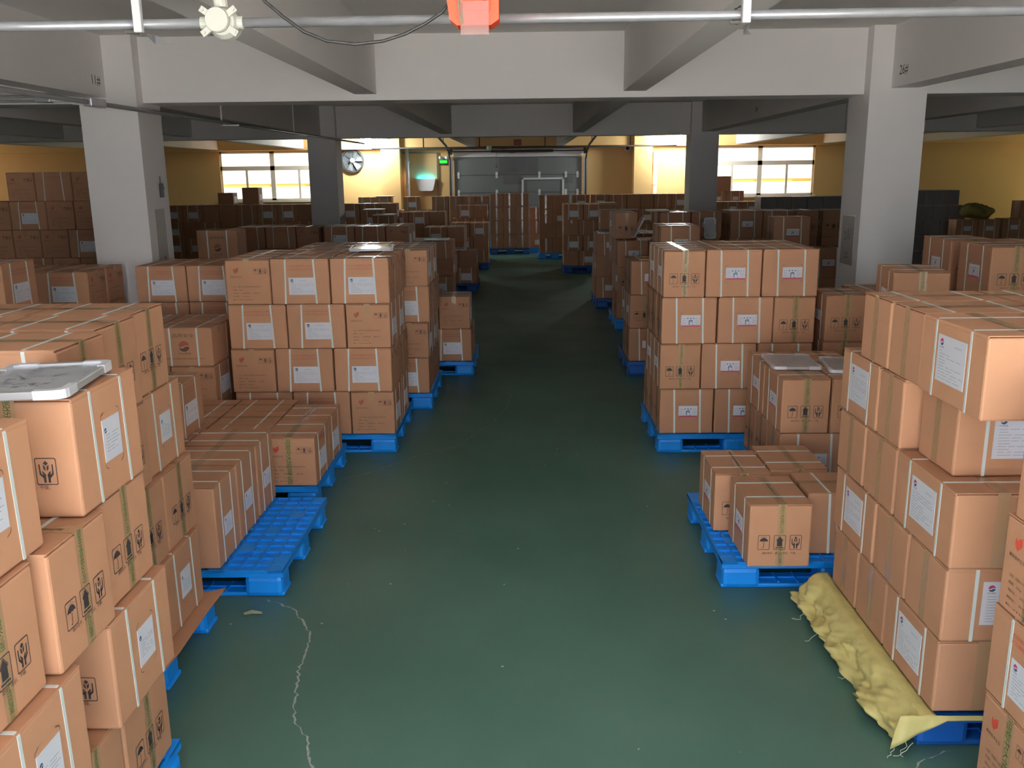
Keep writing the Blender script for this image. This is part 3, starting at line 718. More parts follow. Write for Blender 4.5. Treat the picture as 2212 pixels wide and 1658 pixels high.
(-6.031,18.876,0.49,0.41,0.325,0.338,'X','F'),
(-5.697,19.209,0.83,0.41,0.325,0.338,'X','F'),
(-6.486,18.924,0.15,0.41,0.325,0.338,'X','F'),
(-6.443,18.972,0.49,0.325,0.41,0.338,'Y','F'),
(-2.844,17.268,0.15,0.39,0.325,0.318,'X','F'),
(-2.843,17.269,0.47,0.39,0.325,0.318,'X','F'),
(-2.846,17.275,0.79,0.39,0.325,0.318,'X','F'),
(-2.59,16.876,0.15,0.39,0.325,0.298,'X','F'),
(-2.588,16.875,0.45,0.39,0.325,0.298,'X','F'),
(-2.591,16.871,0.75,0.39,0.325,0.298,'X','F'),
(-1.345,20.612,0.44,0.41,0.325,0.288,'X','F'),
(-1.07,21.871,0.15,0.41,0.325,0.298,'X','F'),
(-1.036,21.913,0.45,0.325,0.41,0.298,'Y','F'),
(-1.413,21.871,0.45,0.41,0.325,0.298,'X','F'),
(-1.441,24.132,0.15,0.33,0.43,0.338,'Y','T'),
(-1.781,24.132,0.15,0.33,0.43,0.338,'Y','T'),
(-1.101,24.123,0.49,0.33,0.43,0.338,'Y','T'),
(-1.443,24.123,0.49,0.33,0.43,0.338,'Y','T'),
(-1.441,24.122,0.83,0.33,0.43,0.338,'Y','T'),
(-2.19,24.076,0.15,0.43,0.33,0.338,'X','F'),
(-2.631,24.076,0.15,0.43,0.33,0.338,'X','F'),
(-3.071,24.076,0.15,0.43,0.33,0.338,'X','F'),
(-2.636,24.074,0.49,0.43,0.33,0.338,'X','F'),
(-3.073,24.074,0.49,0.43,0.33,0.338,'X','F'),
(2.25,3.25,1.0155,0.47,0.29,0.2815,'X','P'),
(2.19,3.55,1.0155,0.47,0.23,0.2815,'X','P'),
(2.292,3.085,1.299,0.315,0.4,0.2815,'Y','P'),
(1.69,2.118,0.16,0.43,0.325,0.303,'X','Fg'),
(1.637,1.96,0.465,0.325,0.43,0.303,'Y','Fg'),
(1.69,2.1,0.77,0.43,0.33,0.303,'X','Fg'),
(2.17,5.621,0.15,0.295,0.43,0.348,'Y','I'),
(2.5,5.656,0.15,0.32,0.44,0.3355,'Y','I'),
(2.499,5.647,0.4875,0.32,0.44,0.3355,'Y','I'),
(2.494,5.649,0.825,0.32,0.44,0.3355,'Y','I'),
(1.995,7.228,0.15,0.302,0.403,0.3445,'Y','I'),
(1.935,7.386,0.4965,0.403,0.302,0.3445,'X','I'),
(1.992,7.23,0.843,0.302,0.403,0.3445,'Y','I'),
(2.435,6.783,0.15,0.41,0.3,0.348,'X','I'),
(2.433,7.093,0.15,0.41,0.3,0.348,'X','I'),
(2.737,6.784,0.5,0.41,0.3,0.348,'X','I'),
(2.736,7.094,0.5,0.41,0.3,0.348,'X','I'),
(2.227,12.318,0.15,0.3,0.41,0.348,'Y','I'),
(2.226,12.738,0.15,0.3,0.41,0.348,'Y','I'),
(1.763,12.261,0.5,0.41,0.3,0.348,'X','I'),
(1.765,12.571,0.5,0.41,0.3,0.348,'X','I'),
(2.184,12.261,0.5,0.41,0.3,0.348,'X','I'),
(2.186,12.571,0.5,0.41,0.3,0.348,'X','I'),
(2.284,12.569,0.85,0.41,0.3,0.348,'X','I'),
(2.951,12.325,0.15,0.42,0.3,0.353,'X','I'),
(3.381,12.635,0.15,0.42,0.3,0.353,'X','I'),
(3.751,12.385,0.15,0.3,0.42,0.353,'Y','I'),
(2.875,12.378,0.505,0.3,0.42,0.353,'Y','I'),
(3.245,12.318,0.505,0.42,0.3,0.353,'X','I'),
(3.245,12.628,0.505,0.42,0.3,0.353,'X','I'),
(3.674,12.318,0.505,0.42,0.3,0.353,'X','I'),
(3.369,12.622,0.86,0.42,0.3,0.353,'X','I'),
(4.11,12.422,0.15,0.3,0.42,0.353,'Y','I'),
(4.178,12.356,0.505,0.42,0.3,0.353,'X','I'),
(4.429,12.433,0.86,0.3,0.42,0.353,'Y','I'),
(3.067,10.664,0.15,0.42,0.3,0.353,'X','I'),
(3.496,10.664,0.15,0.42,0.3,0.353,'X','I'),
(3.075,10.655,0.505,0.42,0.3,0.353,'X','I'),
(3.076,10.666,0.86,0.42,0.3,0.353,'X','I'),
(2.088,14.351,0.15,0.3,0.4,0.333,'Y','I'),
(1.625,14.289,0.485,0.4,0.3,0.333,'X','I'),
(1.625,14.599,0.485,0.4,0.3,0.333,'X','I'),
(1.627,14.909,0.485,0.4,0.3,0.333,'X','I'),
(2.036,14.289,0.485,0.4,0.3,0.333,'X','I'),
(2.039,14.599,0.485,0.4,0.3,0.333,'X','I'),
(1.357,20.059,0.15,0.41,0.31,0.318,'X','F'),
(1.778,19.739,0.15,0.41,0.31,0.318,'X','F'),
(1.452,20.053,0.47,0.41,0.31,0.318,'X','F'),
(1.822,19.883,0.47,0.31,0.41,0.318,'Y','F'),
(1.353,19.74,0.79,0.41,0.31,0.318,'X','F'),
(1.354,20.06,0.79,0.41,0.31,0.318,'X','F'),
(1.774,19.74,0.79,0.41,0.31,0.318,'X','F'),
(1.035,19.731,1.11,0.41,0.31,0.318,'X','F'),
(1.386,22.619,0.15,0.42,0.32,0.348,'X','F'),
(1.335,22.666,0.5,0.32,0.42,0.348,'Y','F'),
(1.716,22.616,0.5,0.42,0.32,0.348,'X','F'),
(1.387,22.617,0.85,0.42,0.32,0.348,'X','F'),
(1.766,22.667,0.85,0.32,0.42,0.348,'Y','F'),
(3.004,22.621,0.15,0.42,0.32,0.348,'X','F'),
(3.768,22.621,0.15,0.42,0.32,0.348,'X','F'),
(3.775,22.617,0.5,0.42,0.32,0.348,'X','F'),
(4.82,23.176,0.15,0.43,0.32,0.358,'X','I'),
(5.262,23.176,0.15,0.43,0.32,0.358,'X','I'),
(4.826,23.175,0.51,0.43,0.32,0.358,'X','I'),
(5.269,23.175,0.51,0.43,0.32,0.358,'X','I'),
(4.824,23.17,0.87,0.43,0.32,0.358,'X','I'),
(5.264,23.17,0.87,0.43,0.32,0.358,'X','I'),
(4.477,21.376,0.15,0.43,0.32,0.308,'X','I'),
(5.25,21.376,0.15,0.43,0.32,0.308,'X','I'),
(5.196,21.421,0.46,0.32,0.43,0.308,'Y','I'),
(4.475,21.372,0.77,0.43,0.32,0.308,'X','I'),
(5.245,21.372,0.77,0.43,0.32,0.308,'X','I'),
(5.173,19.762,0.15,0.325,0.51,0.345,'Y','W'),
(5.842,19.762,0.15,0.325,0.51,0.345,'Y','W'),
(6.604,19.67,0.15,0.51,0.325,0.345,'X','W'),
(7.794,19.67,0.15,0.51,0.325,0.345,'X','W'),
(5.269,19.668,0.497,0.51,0.325,0.345,'X','W'),
(5.696,19.761,0.497,0.325,0.51,0.345,'Y','W'),
(6.03,19.761,0.497,0.325,0.51,0.345,'Y','W'),
(6.793,19.668,0.497,0.51,0.325,0.345,'X','W'),
(7.649,19.668,0.497,0.51,0.325,0.345,'X','W'),
(5.171,19.77,0.844,0.325,0.51,0.345,'Y','W'),
(5.505,19.77,0.844,0.325,0.51,0.345,'Y','W'),
(5.84,19.77,0.844,0.325,0.51,0.345,'Y','W'),
(6.173,19.77,0.844,0.325,0.51,0.345,'Y','W'),
(6.604,19.678,0.844,0.51,0.325,0.345,'X','W'),
(7.029,19.77,0.844,0.325,0.51,0.345,'Y','W'),
(7.793,19.678,0.844,0.51,0.325,0.345,'X','W'),
(7.031,19.769,1.191,0.325,0.51,0.345,'Y','W'),
(8.675,18.777,0.15,0.49,0.325,0.3,'X','W'),
(8.502,18.771,0.452,0.49,0.325,0.3,'X','W'),
(8.412,17.629,0.15,0.41,0.325,0.325,'X','I'),
(8.831,17.629,0.15,0.41,0.325,0.325,'X','I'),
(8.422,17.621,0.477,0.41,0.325,0.325,'X','I'),
(9.38,17.768,0.15,0.43,0.325,0.328,'X','I'),
(9.818,17.768,0.15,0.43,0.325,0.328,'X','I'),
(9.821,17.775,0.48,0.43,0.325,0.328,'X','I'),
(9.81,17.769,0.81,0.43,0.325,0.328,'X','I'),
(3.206,6.171,0.15,0.32,0.45,0.3605,'Y','I'),
(3.205,6.631,0.15,0.32,0.45,0.3605,'Y','I'),
(3.6,6.106,0.15,0.45,0.32,0.3605,'X','I'),
(3.602,6.436,0.15,0.45,0.32,0.3605,'X','I'),
(3.215,6.169,0.5125,0.32,0.45,0.3605,'Y','I'),
(3.215,6.629,0.5125,0.32,0.45,0.3605,'Y','I'),
(3.609,6.104,0.5125,0.45,0.32,0.3605,'X','I'),
(3.611,6.434,0.5125,0.45,0.32,0.3605,'X','I'),
(3.212,6.164,0.875,0.32,0.45,0.3605,'Y','I'),
(3.608,6.099,0.875,0.45,0.32,0.3605,'X','I'),
(3.608,6.429,0.875,0.45,0.32,0.3605,'X','I'),
(-2.203,3.702,0.861,0.41,0.335,0.351,'X','J'),
(-2.175,3.353,0.861,0.41,0.333,0.351,'X','J'),
(-6.343,10.987,0.485,0.43,0.325,0.333,'X','F'),
(-2.659,19.377,0.73,0.43,0.325,0.288,'X','F'),
(-3.673,24.074,0.83,0.43,0.33,0.338,'X','F'),
(-4.114,24.074,0.83,0.43,0.33,0.338,'X','F'),
(2.25,3.25,0.732,0.47,0.29,0.2815,'X','P'),
(2.19,3.55,0.732,0.47,0.23,0.2815,'X','P'),
(2.049,12.884,0.85,0.41,0.3,0.348,'X','I'),
(-2.203,3.702,0.508,0.41,0.335,0.351,'X','J'),
(-2.175,3.353,0.508,0.41,0.333,0.351,'X','J'),
(-2.659,19.377,0.44,0.43,0.325,0.288,'X','F'),
(-3.673,24.074,0.49,0.43,0.33,0.338,'X','F'),
(-4.114,24.074,0.49,0.43,0.33,0.338,'X','F'),
(2.25,3.25,0.4485,0.47,0.29,0.2815,'X','P'),
(2.19,3.55,0.4485,0.47,0.23,0.2815,'X','P'),
(2.049,12.884,0.5,0.41,0.3,0.348,'X','I'),
(2.471,12.884,0.5,0.41,0.3,0.348,'X','I'),
(-2.203,3.702,0.155,0.41,0.335,0.351,'X','J'),
(-2.175,3.353,0.155,0.41,0.333,0.351,'X','J'),
(-2.659,19.377,0.15,0.43,0.325,0.288,'X','F'),
(-3.673,24.074,0.15,0.43,0.33,0.338,'X','F'),
(-4.114,24.074,0.15,0.43,0.33,0.338,'X','F'),
(2.25,3.25,0.165,0.47,0.29,0.2815,'X','P'),
(2.19,3.55,0.165,0.47,0.23,0.2815,'X','P')]
PALLETS=[
('LN', -2.3, -1.24, 1.62, 2.82, 'blue pallet end under the big tilted whiteboard stack'),
('LF', -2.75, -1.5, 2.86, 4.0, 'blue pallet with cardboard slip sheet on it'),
('L2', -2.46, -1.24, 4.21, 5.27, 'half-empty blue pallet with bare grid deck and upright cartons'),
('L2b', -2.59, -1.34, 5.46, 6.43, 'bright blue pallet under the low pile behind the half-empty pallet'),
('L3', -2.2, -1.0, 6.635, 7.655, 'blue pallet under the tall left stack with whiteboard'),
('L4', -2.05, -0.85, 7.95, 8.97, 'blue pallet just behind the tall left stack'),
('L5', -1.75, -0.55, 9.35, 10.37, 'blue pallet jutting into the aisle under two cartons'),
('L6', -2.06, -0.86, 16.29, 17.31, 'dim blue pallet edge under the low dim pile'),
('LL', -1.99, -0.79, 20.09, 21.11, 'dim blue pallet under the last aisle pile on left'),
('END', -0.89, 0.13, 23.87, 24.47, 'dark blue pallet under the end block below the sectional door'),
('R1', 1.45, 2.5, 2.96, 4.16, 'dark blue pallet draped with the yellow sack'),
('R2', 1.0, 2.2, 4.29, 5.32, 'bright blue pallet carrying four cartons near right'),
('R2b', 1.577, 2.827, 5.39, 6.41, 'blue pallet under the pile with loose whiteboards'),
('R3', 1.0, 2.2, 6.59, 7.61, 'bright blue pallet under the tall right stack'),
('R3b', 1.08, 2.28, 9.29, 10.31, 'worn pallet edge behind the tall right stack'),
('R4', 1.225, 2.425, 12.09, 13.11, 'blue pallet under the stack with leaning whiteboard'),
('R5', 1.11, 2.31, 14.12, 15.14, 'dim blue pallet under the stack holding flat whiteboard'),
('R6', 0.82, 2.02, 19.24, 20.26, 'dark blue pallet under the labelled stack near aisle end'),
('R7', 0.36, 1.14, 22.44, 23.04, 'blue pallet under the taped stack right of the door')]
HIDDEN_PALLETS=[(-3.49, -2.29, 6.46, 7.48), (-3.3, -2.4, 7.49, 8.01), (-4.75, -3.55, 7.26, 7.96), (-4.12, -3.42, 5.85, 6.35), (-6.5, -5.0, 10.79, 11.29), (-2.85, -1.65, 12.99, 14.01), (-4.15, -2.95, 13.04, 14.06), (-4.2, -3.1, 9.77, 10.27), (-2.37, -1.17, 14.79, 15.81), (-2.365, -1.165, 17.59, 18.61), (-2.86, -1.66, 19.19, 19.89), (-3.8, -2.6, 18.69, 19.71), (-5.5, -4.3, 18.69, 19.71), (-7.47, -6.27, 18.74, 19.76), (-3.24, -2.64, 17.09, 17.59), (-2.98, -2.38, 16.69, 17.19), (-2.06, -0.86, 21.69, 22.71), (-2.12, -0.92, 23.89, 24.91), (-3.47, -1.97, 23.89, 24.49), (0.14, 0.64, 24.09, 25.11), (1.45, 2.5, 1.6, 2.64), (2.215, 3.015, 6.61, 7.63), (2.72, 3.92, 12.14, 13.16), (3.95, 5.15, 12.19, 13.21), (2.85, 3.75, 10.49, 10.99), (1.17, 2.32, 22.44, 23.46), (2.35, 3.55, 22.44, 23.46), (3.55, 4.05, 22.44, 23.46), (4.6, 5.5, 22.99, 23.49), (4.25, 5.85, 21.19, 21.79), (5.0, 7.9, 19.49, 20.09), (7.75, 9.05, 18.59, 19.19), (8.2, 9.1, 17.44, 17.94), (9.15, 10.55, 17.59, 18.09), (6.0, 7.6, 12.59, 13.09), (3.04, 3.94, 5.92, 6.94)]
CRACK1=[(-1.344,4.191),(-1.257,4.15),(-1.151,4.08),(-1.079,3.942),(-1.017,3.839),(-1.001,3.663),(-.995,3.508),(-.961,3.33),(-.924,3.136),(-.855,3.046),(-.814,2.933),(-.785,2.864),(-.758,2.777),(-.74,2.6)]
CRACK2=[(1.386,2.85),(1.441,2.903),(1.517,2.94),(1.599,2.954)]
CRACK3=[(-1.355,5.979),(-1.127,6.175),(-.835,6.551),(-.552,6.783),(-.302,7.447),(-.173,7.99),(-.138,8.522)]
WBOARDS=[('large whiteboard with marker handwriting tilted on the front left stack',(-1.388,2.475,1.5275),(.6,-1,6),dict(w=.30,d=.385,seed=2,t=.024)),
('glossy whiteboard lying flat on the tall left stack',(-1.25,7.42,1.4995),(0,0,7),dict(w=.35,d=.46,seed=3,film=True)),
('film-covered whiteboard on the pile left of its twin',(1.755,5.86,.8525),(0,0,-4),dict(w=.31,d=.44,seed=4,film=True)),
('film-covered whiteboard half hidden behind the plain stack',(2.06,5.74,.8525),(0,0,-8),dict(w=.24,d=.44,seed=5,film=True)),
('whiteboard leaning edge-on against a carton in the right rear row',(1.515,12.275,1.365),(117,0,90),dict(w=.26,d=.30,seed=6)),
('grey clipboard-sized board leaning in the long right row',(2.47,12.2,1.345),(80,0,3),dict(w=.16,d=.28,seed=7)),
('dim whiteboard lying on the stack of the right aisle side',(1.29,14.36,1.157),(0,0,0),dict(w=.28,d=.40,seed=8)),
('dark framed whiteboard lying on the dim stack with pale-lit sides',(-1.46,15.1,1.022),(0,0,2),dict(w=.42,d=.36,seed=9)),
('small whiteboard lying on the low dim pile by the aisle',(-1.18,16.55,.7375),(0,0,0),dict(w=.22,d=.40,seed=10))]
SHEETS=[('flat','pale carton lid lying on the row under the round fan',(-3.86,-3.42,23.9,24.3,1.512)),('flat','pale slab imitating the lit top of a single pile behind the left lamp row',(-3.02,-2.65,17.08,17.5,1.432)),('flat','lower pale slab imitating the lit top of a single pile left of the aisle',(-2.77,-2.39,16.68,17.1,1.352)),('flat','pale sheet lying on the labelled stack near aisle end',(1.62,1.95,19.5,19.95,1.432)),('flat','pale sheet on top of the stack with leaning whiteboard',(1.70,2.0,12.6,12.95,1.552))]
AISLE={'LN','LF','R1','R0','R2','L2'}
PHRASE={'LN':'stack under big tilted whiteboard','LF':'stack on cardboard slip sheet','L2':'on half-empty blue pallet','L2b':'low pile behind half-empty pallet','L3':'tall left stack with whiteboard','L4':'stack just behind tall left stack','L5':'two-high pile jutting into aisle','LD':'logo-faced pile left of whiteboard stack','LD2':'dark pile touching 11# column','LE':'red-lettered pile before 11# column','LE2':'pile cut by left edge','LG':'six-high wall at far left','L7':'long row under left lamp','L7b':'long row left of lamp glare','L10':'ring-logo pile','L5b':'dim stack with pale-lit sides','L6':'low dim pile by aisle','LJ':'dim pile with yellow-lit sides','LI':'yellow-topped pile at left rear','LH':'row right of left far column','LH2':'row behind left far column','LH3':'row under left window','LH4':'lit-topped single pile','LH5':'lower lit-topped single pile','LW':'perched before left window','LL':'last aisle pile on left','LM':'pile behind last left pile','LK':'taped row under exit sign','LK2':'wall row under round fan','END':'end block under sectional door','END2':'low block right of end block','R1':'plain stack on yellow sack','R0':'stack cut by right edge','R2':'near right pallet','R2b':'pile under loose whiteboards','RD':'narrow pile behind plain stack','R3':'tall right stack','RF':'pile before 26# column','R3b':'half-hidden pile behind right stack','R4':'stack with leaning whiteboard','R4b':'long row right of leaning whiteboard','R4c':'long row touching 26# column','R4d':'strapped pile before long row','R5':'stack holding flat whiteboard','R6':'labelled stack near aisle end','R7':'taped stack right of door','R7b':'rear row beside sectional door','R7c':'rear row under dome camera','R7d':'rear row middle piles','R7e':'rear row by right far column','R8':'pile before right window','R9':'row below right window','WR':'film row below right window','WR2':'film stack right of 26# column','RX':'dark pile under olive sack','RZ':'dark pile at right rear','RY':'low dark pile near film stack','RE':'paired pile at right edge'}
# ------------------------------------------------------------------ the setting
def floor_material():
    m=bpy.data.materials.new('green_epoxy_floor'); m.use_nodes=True; nt=m.node_tree; b=nt.nodes['Principled BSDF']; N=nt.nodes.new; L=nt.links.new
    tc=N('ShaderNodeTexCoord'); n=N('ShaderNodeTexNoise'); n.inputs['Scale'].default_value=.9; n.inputs['Detail'].default_value=7; L(tc.outputs['Object'],n.inputs['Vector'])
    cr=N('ShaderNodeValToRGB'); cr.color_ramp.elements[0].position=.35; cr.color_ramp.elements[0].color=(.052,.128,.097,1); cr.color_ramp.elements[1].position=.7; cr.color_ramp.elements[1].color=(.082,.170,.134,1)
    L(n.outputs[0],cr.inputs[0])
    v=N('ShaderNodeTexVoronoi'); v.inputs['Scale'].default_value=8; v.inputs['Randomness'].default_value=1; L(tc.outputs['Object'],v.inputs['Vector'])
    lt=N('ShaderNodeMath'); lt.operation='LESS_THAN'; lt.inputs[1].default_value=.05; L(v.outputs['Distance'],lt.inputs[0])
    n3=N('ShaderNodeTexNoise'); n3.inputs['Scale'].default_value=2.2; L(tc.outputs['Object'],n3.inputs['Vector'])
    g=N('ShaderNodeMath'); g.operation='GREATER_THAN'; g.inputs[1].default_value=.5; L(n3.outputs[0],g.inputs[0])
    mu=N('ShaderNodeMath'); mu.operation='MULTIPLY'; L(lt.outputs[0],mu.inputs[0]); L(g.outputs[0],mu.inputs[1])
    mx=N('ShaderNodeMix'); mx.data_type='RGBA'; L(mu.outputs[0],mx.inputs[0]); L(cr.outputs[0],mx.inputs[6]); mx.inputs[7].default_value=(.42,.50,.45,1)
    L(mx.outputs[2],b.inputs['Base Color'])
    n2=N('ShaderNodeTexNoise'); n2.inputs['Scale'].default_value=1.6; n2.inputs['Detail'].default_value=8; L(tc.outputs['Object'],n2.inputs['Vector'])
    mr=N('ShaderNodeMapRange'); mr.inputs[3].default_value=.34; mr.inputs[4].default_value=.52; L(n2.outputs[0],mr.inputs[0]); L(mr.outputs[0],b.inputs['Roughness'])
    b.inputs['Specular IOR Level'].default_value=.5
    return m
XL,XR,YF,YB,ZC=-16.0,16.0,-.7,25.2,3.264
fl=struct(MB().box(XL,XR,YF-.2,YB+.3,-.2,0).obj('floor',floor_material()))
struct(MB().box(-25,25,-40,YF-.2,-.25,-.02).obj('ground',mat('pale_concrete',(.42,.41,.39),.9,noise=.1,nscale=.6)))
struct(MB().box(XL,XR,YF,16.7,ZC,ZC+.2).obj('ceiling',CEIL)); struct(MB().box(XL,XR,16.7,YB+.3,ZC,ZC+.2).obj('ceiling',CEIL))
SW=(22.4,24.7,1.2,2.7)  # unseen side openings, added to throw warm light along the rear wall
for nm,a in (('wall_left',XL-.2),('wall_right',XR)):
    struct(MB().box(a,a+.2,YF,SW[0],0,ZC).box(a,a+.2,SW[1],YB+.2,0,ZC).box(a,a+.2,SW[0],SW[1],0,SW[2]).box(a,a+.2,SW[0],SW[1],SW[3],ZC).obj(nm,OCHRE))
w=MB(); w.box(XL,DOORX0,YF-.2,YF,0,ZC).box(DOORX1,XR,YF-.2,YF,0,ZC).box(DOORX0,DOORX1,YF-.2,YF,DOORZ,ZC); struct(w.obj('wall_front',PLASTER))
WL=(-8.31,-5.45); WR_=(4.93,7.87); WZ=(1.42,2.72)
w=MB(); w.box(XL,WL[0],YB,YB+.24,0,ZC).box(WL[1],WR_[0],YB,YB+.24,0,ZC).box(WR_[1],XR,YB,YB+.24,0,ZC)
for a,b in (WL,WR_): w.box(a,b,YB,YB+.24,0,WZ[0]).box(a,b,YB,YB+.24,WZ[1],ZC)
struct(w.obj('wall_back',OCHRE))
for x0,x1 in ((-3.822,-3.322),(2.937,3.422)):
    for y0 in (8.038,16.40): struct(MB().box(x0,x1,y0,y0+.509,0,ZC).obj('column',PLASTER))
    struct(MB().box(x0,x1,24.76,YB,0,ZC).obj('column',OCHRE))
beams=[]
for y0 in (8.176,16.54): struct(MB().box(XL,XR,y0,y0+.4,2.722,ZC).obj('beam',PLASTER))
struct(MB().box(XL,XR,24.86,YB,2.74,ZC).obj('beam',OCHRE))
for x0,x1 in ((-1.466,-1.277),(.866,1.059),(-6.1,-5.9),(-8.4,-8.2),(5.65,5.85),(7.95,8.15),(-10.75,-10.5),(10.3,10.55)):
    struct(MB().box(x0,x1,YF,16.94,2.773,ZC).obj('beam',PLASTER)); struct(MB().box(x0,x1,16.94,24.86,2.773,ZC).obj('beam',PLASTER))
BL=struct(MB().box(-3.80,-3.58,YF,16.94,2.76,ZC).obj('beam',PLASTER)); BR=struct(MB().box(3.115,3.345,YF,16.94,2.76,ZC).obj('beam',PLASTER))
struct(MB().box(-3.80,-3.58,16.94,24.86,2.99,ZC).obj('beam',PLASTER)); struct(MB().box(3.115,3.345,16.94,24.86,2.99,ZC).obj('beam',PLASTER))
# painted numbers on the beams
MB().flat(text('11#',.11),(-3.5785,7.88,2.885),(0,1,0),(0,0,1),.0).obj('painted_number',INK,BL)
b=MB(); b.flat(text('26#',.11),(3.1135,7.80,2.885),(0,-1,0),(0,0,1),.0); b.flat(text('24#',.10),(3.1135,12.6,2.885),(0,-1,0),(0,0,1),.0); b.obj('painted_number',INK,BR)
# windows
def clear(name,col,fac,rough=.05,tint=(1,1,1)):
    m=bpy.data.materials.new(name); m.use_nodes=True; nt=m.node_tree; nt.nodes.clear(); N=nt.nodes.new; L=nt.links.new
    o=N('ShaderNodeOutputMaterial'); x=N('ShaderNodeMixShader'); t=N('ShaderNodeBsdfTransparent'); g=N('ShaderNodeBsdfPrincipled')
    t.inputs[0].default_value=(*tint,1); g.inputs['Base Color'].default_value=(*col,1); g.inputs['Roughness'].default_value=rough
    x.inputs[0].default_value=fac; L(t.outputs[0],x.inputs[1]); L(g.outputs[0],x.inputs[2]); L(x.outputs[0],o.inputs[0]); return m
GLASS=clear('window_glass',(.9,.9,.9),.06,tint=(.76,.68,.60)); SIDEGLASS=clear('orange_tinted_glass',(.9,.9,.9),.06,tint=(.98,.86,.74)); ORB=bpy.data.materials.new('orange_blind'); ORB.use_nodes=True; WFR=mat('window_frame_paint',(.88,.80,.68),.5)  # warm pane tints added to colour and dim the incoming daylight
_n=ORB.node_tree; _n.nodes.clear(); _o=_n.nodes.new('ShaderNodeOutputMaterial'); _t=_n.nodes.new('ShaderNodeBsdfTranslucent'); _t.inputs[0].default_value=(.85,.33,.07,1); _n.links.new(_t.outputs[0],_o.inputs[0])
def window(name,a,b):
    e=struct(empty(name,((a+b)/2,YB+.06,WZ[0])),'white window frame with two top lights and four sliding panes, daylight behind')
    ox=(a+b)/2; L=lambda x:x-ox; H=WZ[1]-WZ[0]; m=(a+b)/2; t=.05
    f=MB(); y0,y1=-.03,.05
    f.box(L(a),L(a)+t,y0,y1,0,H).box(L(b)-t,L(b),y0,y1,0,H).box(L(a),L(b),y0,y1,0,t).box(L(a),L(b),y0,y1,H-t,H).box(L(a),L(b),y0,y1,.80,.915).box(-.06,.06,y0,y1,0,H)
    f.obj('window_frame',WFR,e)
    MB().box(L(a)-.05,L(b)+.05,-.12,.0,-.05,0).obj('window_sill',WFR,e)
    for s in (-1,1):
        x0,x1=(L(a)+t,-.06) if s<0 else (.06,L(b)-t); mid=(x0+x1)/2
        MB().box(x0,x1,.008,.014,.915,H-t).obj('pane',GLASS,e)
        for p,q in ((x0,mid-.02),(mid+.02,x1)):
            MB().box(p,q,.008,.014,t,.80).obj('pane',GLASS,e)
        MB().box(mid-.03,mid+.03,-.015,.03,t,.80).obj('sash_stile',WFR,e)
        MB().add([(x0,.03,.36),(x1,.03,.36),(x1,.03,.44),(x0,.03,.44)],[(0,1,2,3)]).obj('blind_bar',ORB,e)
window('window_1',*WL); window('window_2',*WR_)
for nm,x in (('added_window_3',XL-.1),('added_window_4',XR+.1)):
    e=struct(empty(nm,(x,0,0)),'unseen side window added to warm the rear bay, orange-tinted panes'); f=MB()
    for k in range(3): y=SW[0]+(SW[1]-SW[0])*k/2; f.box(-.04,.04,y-.04,y+.04,SW[2],SW[3])
    f.box(-.04,.04,SW[0],SW[1],SW[2],SW[2]+.06).box(-.04,.04,SW[0],SW[1],SW[3]-.06,SW[3]); f.obj('window_frame',WFR,e)
    for k in range(2): y=SW[0]+(SW[1]-SW[0])*k/2; MB().box(-.004,.004,y+.04,y+1.11,SW[2]+.06,SW[3]-.06).obj('pane',SIDEGLASS,e)
# sectional door
DG=mat('grey_door_panel',(.20,.215,.21),.55,noise=.05,nscale=2); DP=mat('grey_tape_patch',(.15,.15,.155),.5,noise=.1,nscale=6)
d1=struct(empty('door_1',(-.165,YB-.02,0)),'grey sectional door with silver strip along the top and small wicket door')
zs=[0,.55,1.07,1.56,2.03,2.50]
for a,b in zip(zs,zs[1:]): MB().cbox(-1.73,1.73,-.05,0,a+.004,b-.004,.006).obj('panel',DG,d1)
MB().cbox(-1.75,1.75,-.09,-.0,2.505,2.715,.01).obj('top_strip',WHITE,d1)
MB().box(-.50,.55,-.053,-.05,2.05,2.48).obj('patch',DP,d1); MB().box(-.40,.12,-.053,-.05,1.78,2.01).obj('patch',DP,d1); MB().box(1.24,1.5,-.053,-.05,1.80,2.01).obj('patch',DP,d1)
fr=MB()
for x0,x1,z0,z1 in ((.10,.15,0,1.95),(1.20,1.25,0,1.95),(.10,1.25,1.90,1.95)): fr.cbox(x0,x1,-.07,-.05,z0,z1,.006)
fr.obj('wicket_frame',WHITE,d1)
for x in (-.58,.58,1.30,-1.62,1.62):
    for z in (1.56,2.03):
        h=MB(); h.box(x-.03,x+.03,-.06,-.05,z+.01,z+.08).box(x-.03,x+.03,-.06,-.05,z-.08,z-.01).tube([(x-.035,-.06,z),(x+.035,-.06,z)],.01,6); h.obj('hinge',WHITE,d1)
for s in (-1,1):
    MB().bar((s*1.80,-.06,0),(s*1.80,-.06,2.5),.06,.05,(0,1,0)).obj('door_jamb',ALU,d1)
    MB().tube([(s*1.84,-.10,0),(s*1.84,-.10,2.45),(s*1.86,-.2,2.65),(s*1.90,-.5,2.80),(s*2.02,-2.2,3.05)],.03,6).obj('door_track',DARK,d1)
    t=MB(); t.bar((s*1.93,-.9,2.82),(s*2.12,-.9,3.26),.02,.02); t.bar((s*1.93,-.9,2.82),(s*1.95,-.9,3.26),.02,.02); t.obj('track_hanger',DARK,d1)
sp=MB(); sp.tube([(-1.85,-.16,2.655),(1.85,-.16,2.655)],.014,8); sp.obj('torsion_shaft',DARK,d1)
MB().tube([(-.72,-.16,2.655),(.95,-.16,2.655)],.036,10).obj('torsion_spring',DARK,d1)
for s in (-1,1): MB().lathe([(.03,-.03),(.08,-.03),(.08,.03),(.03,.03)],(s*1.80,-.16,2.655),'x',16).obj('cable_drum',DARK,d1)
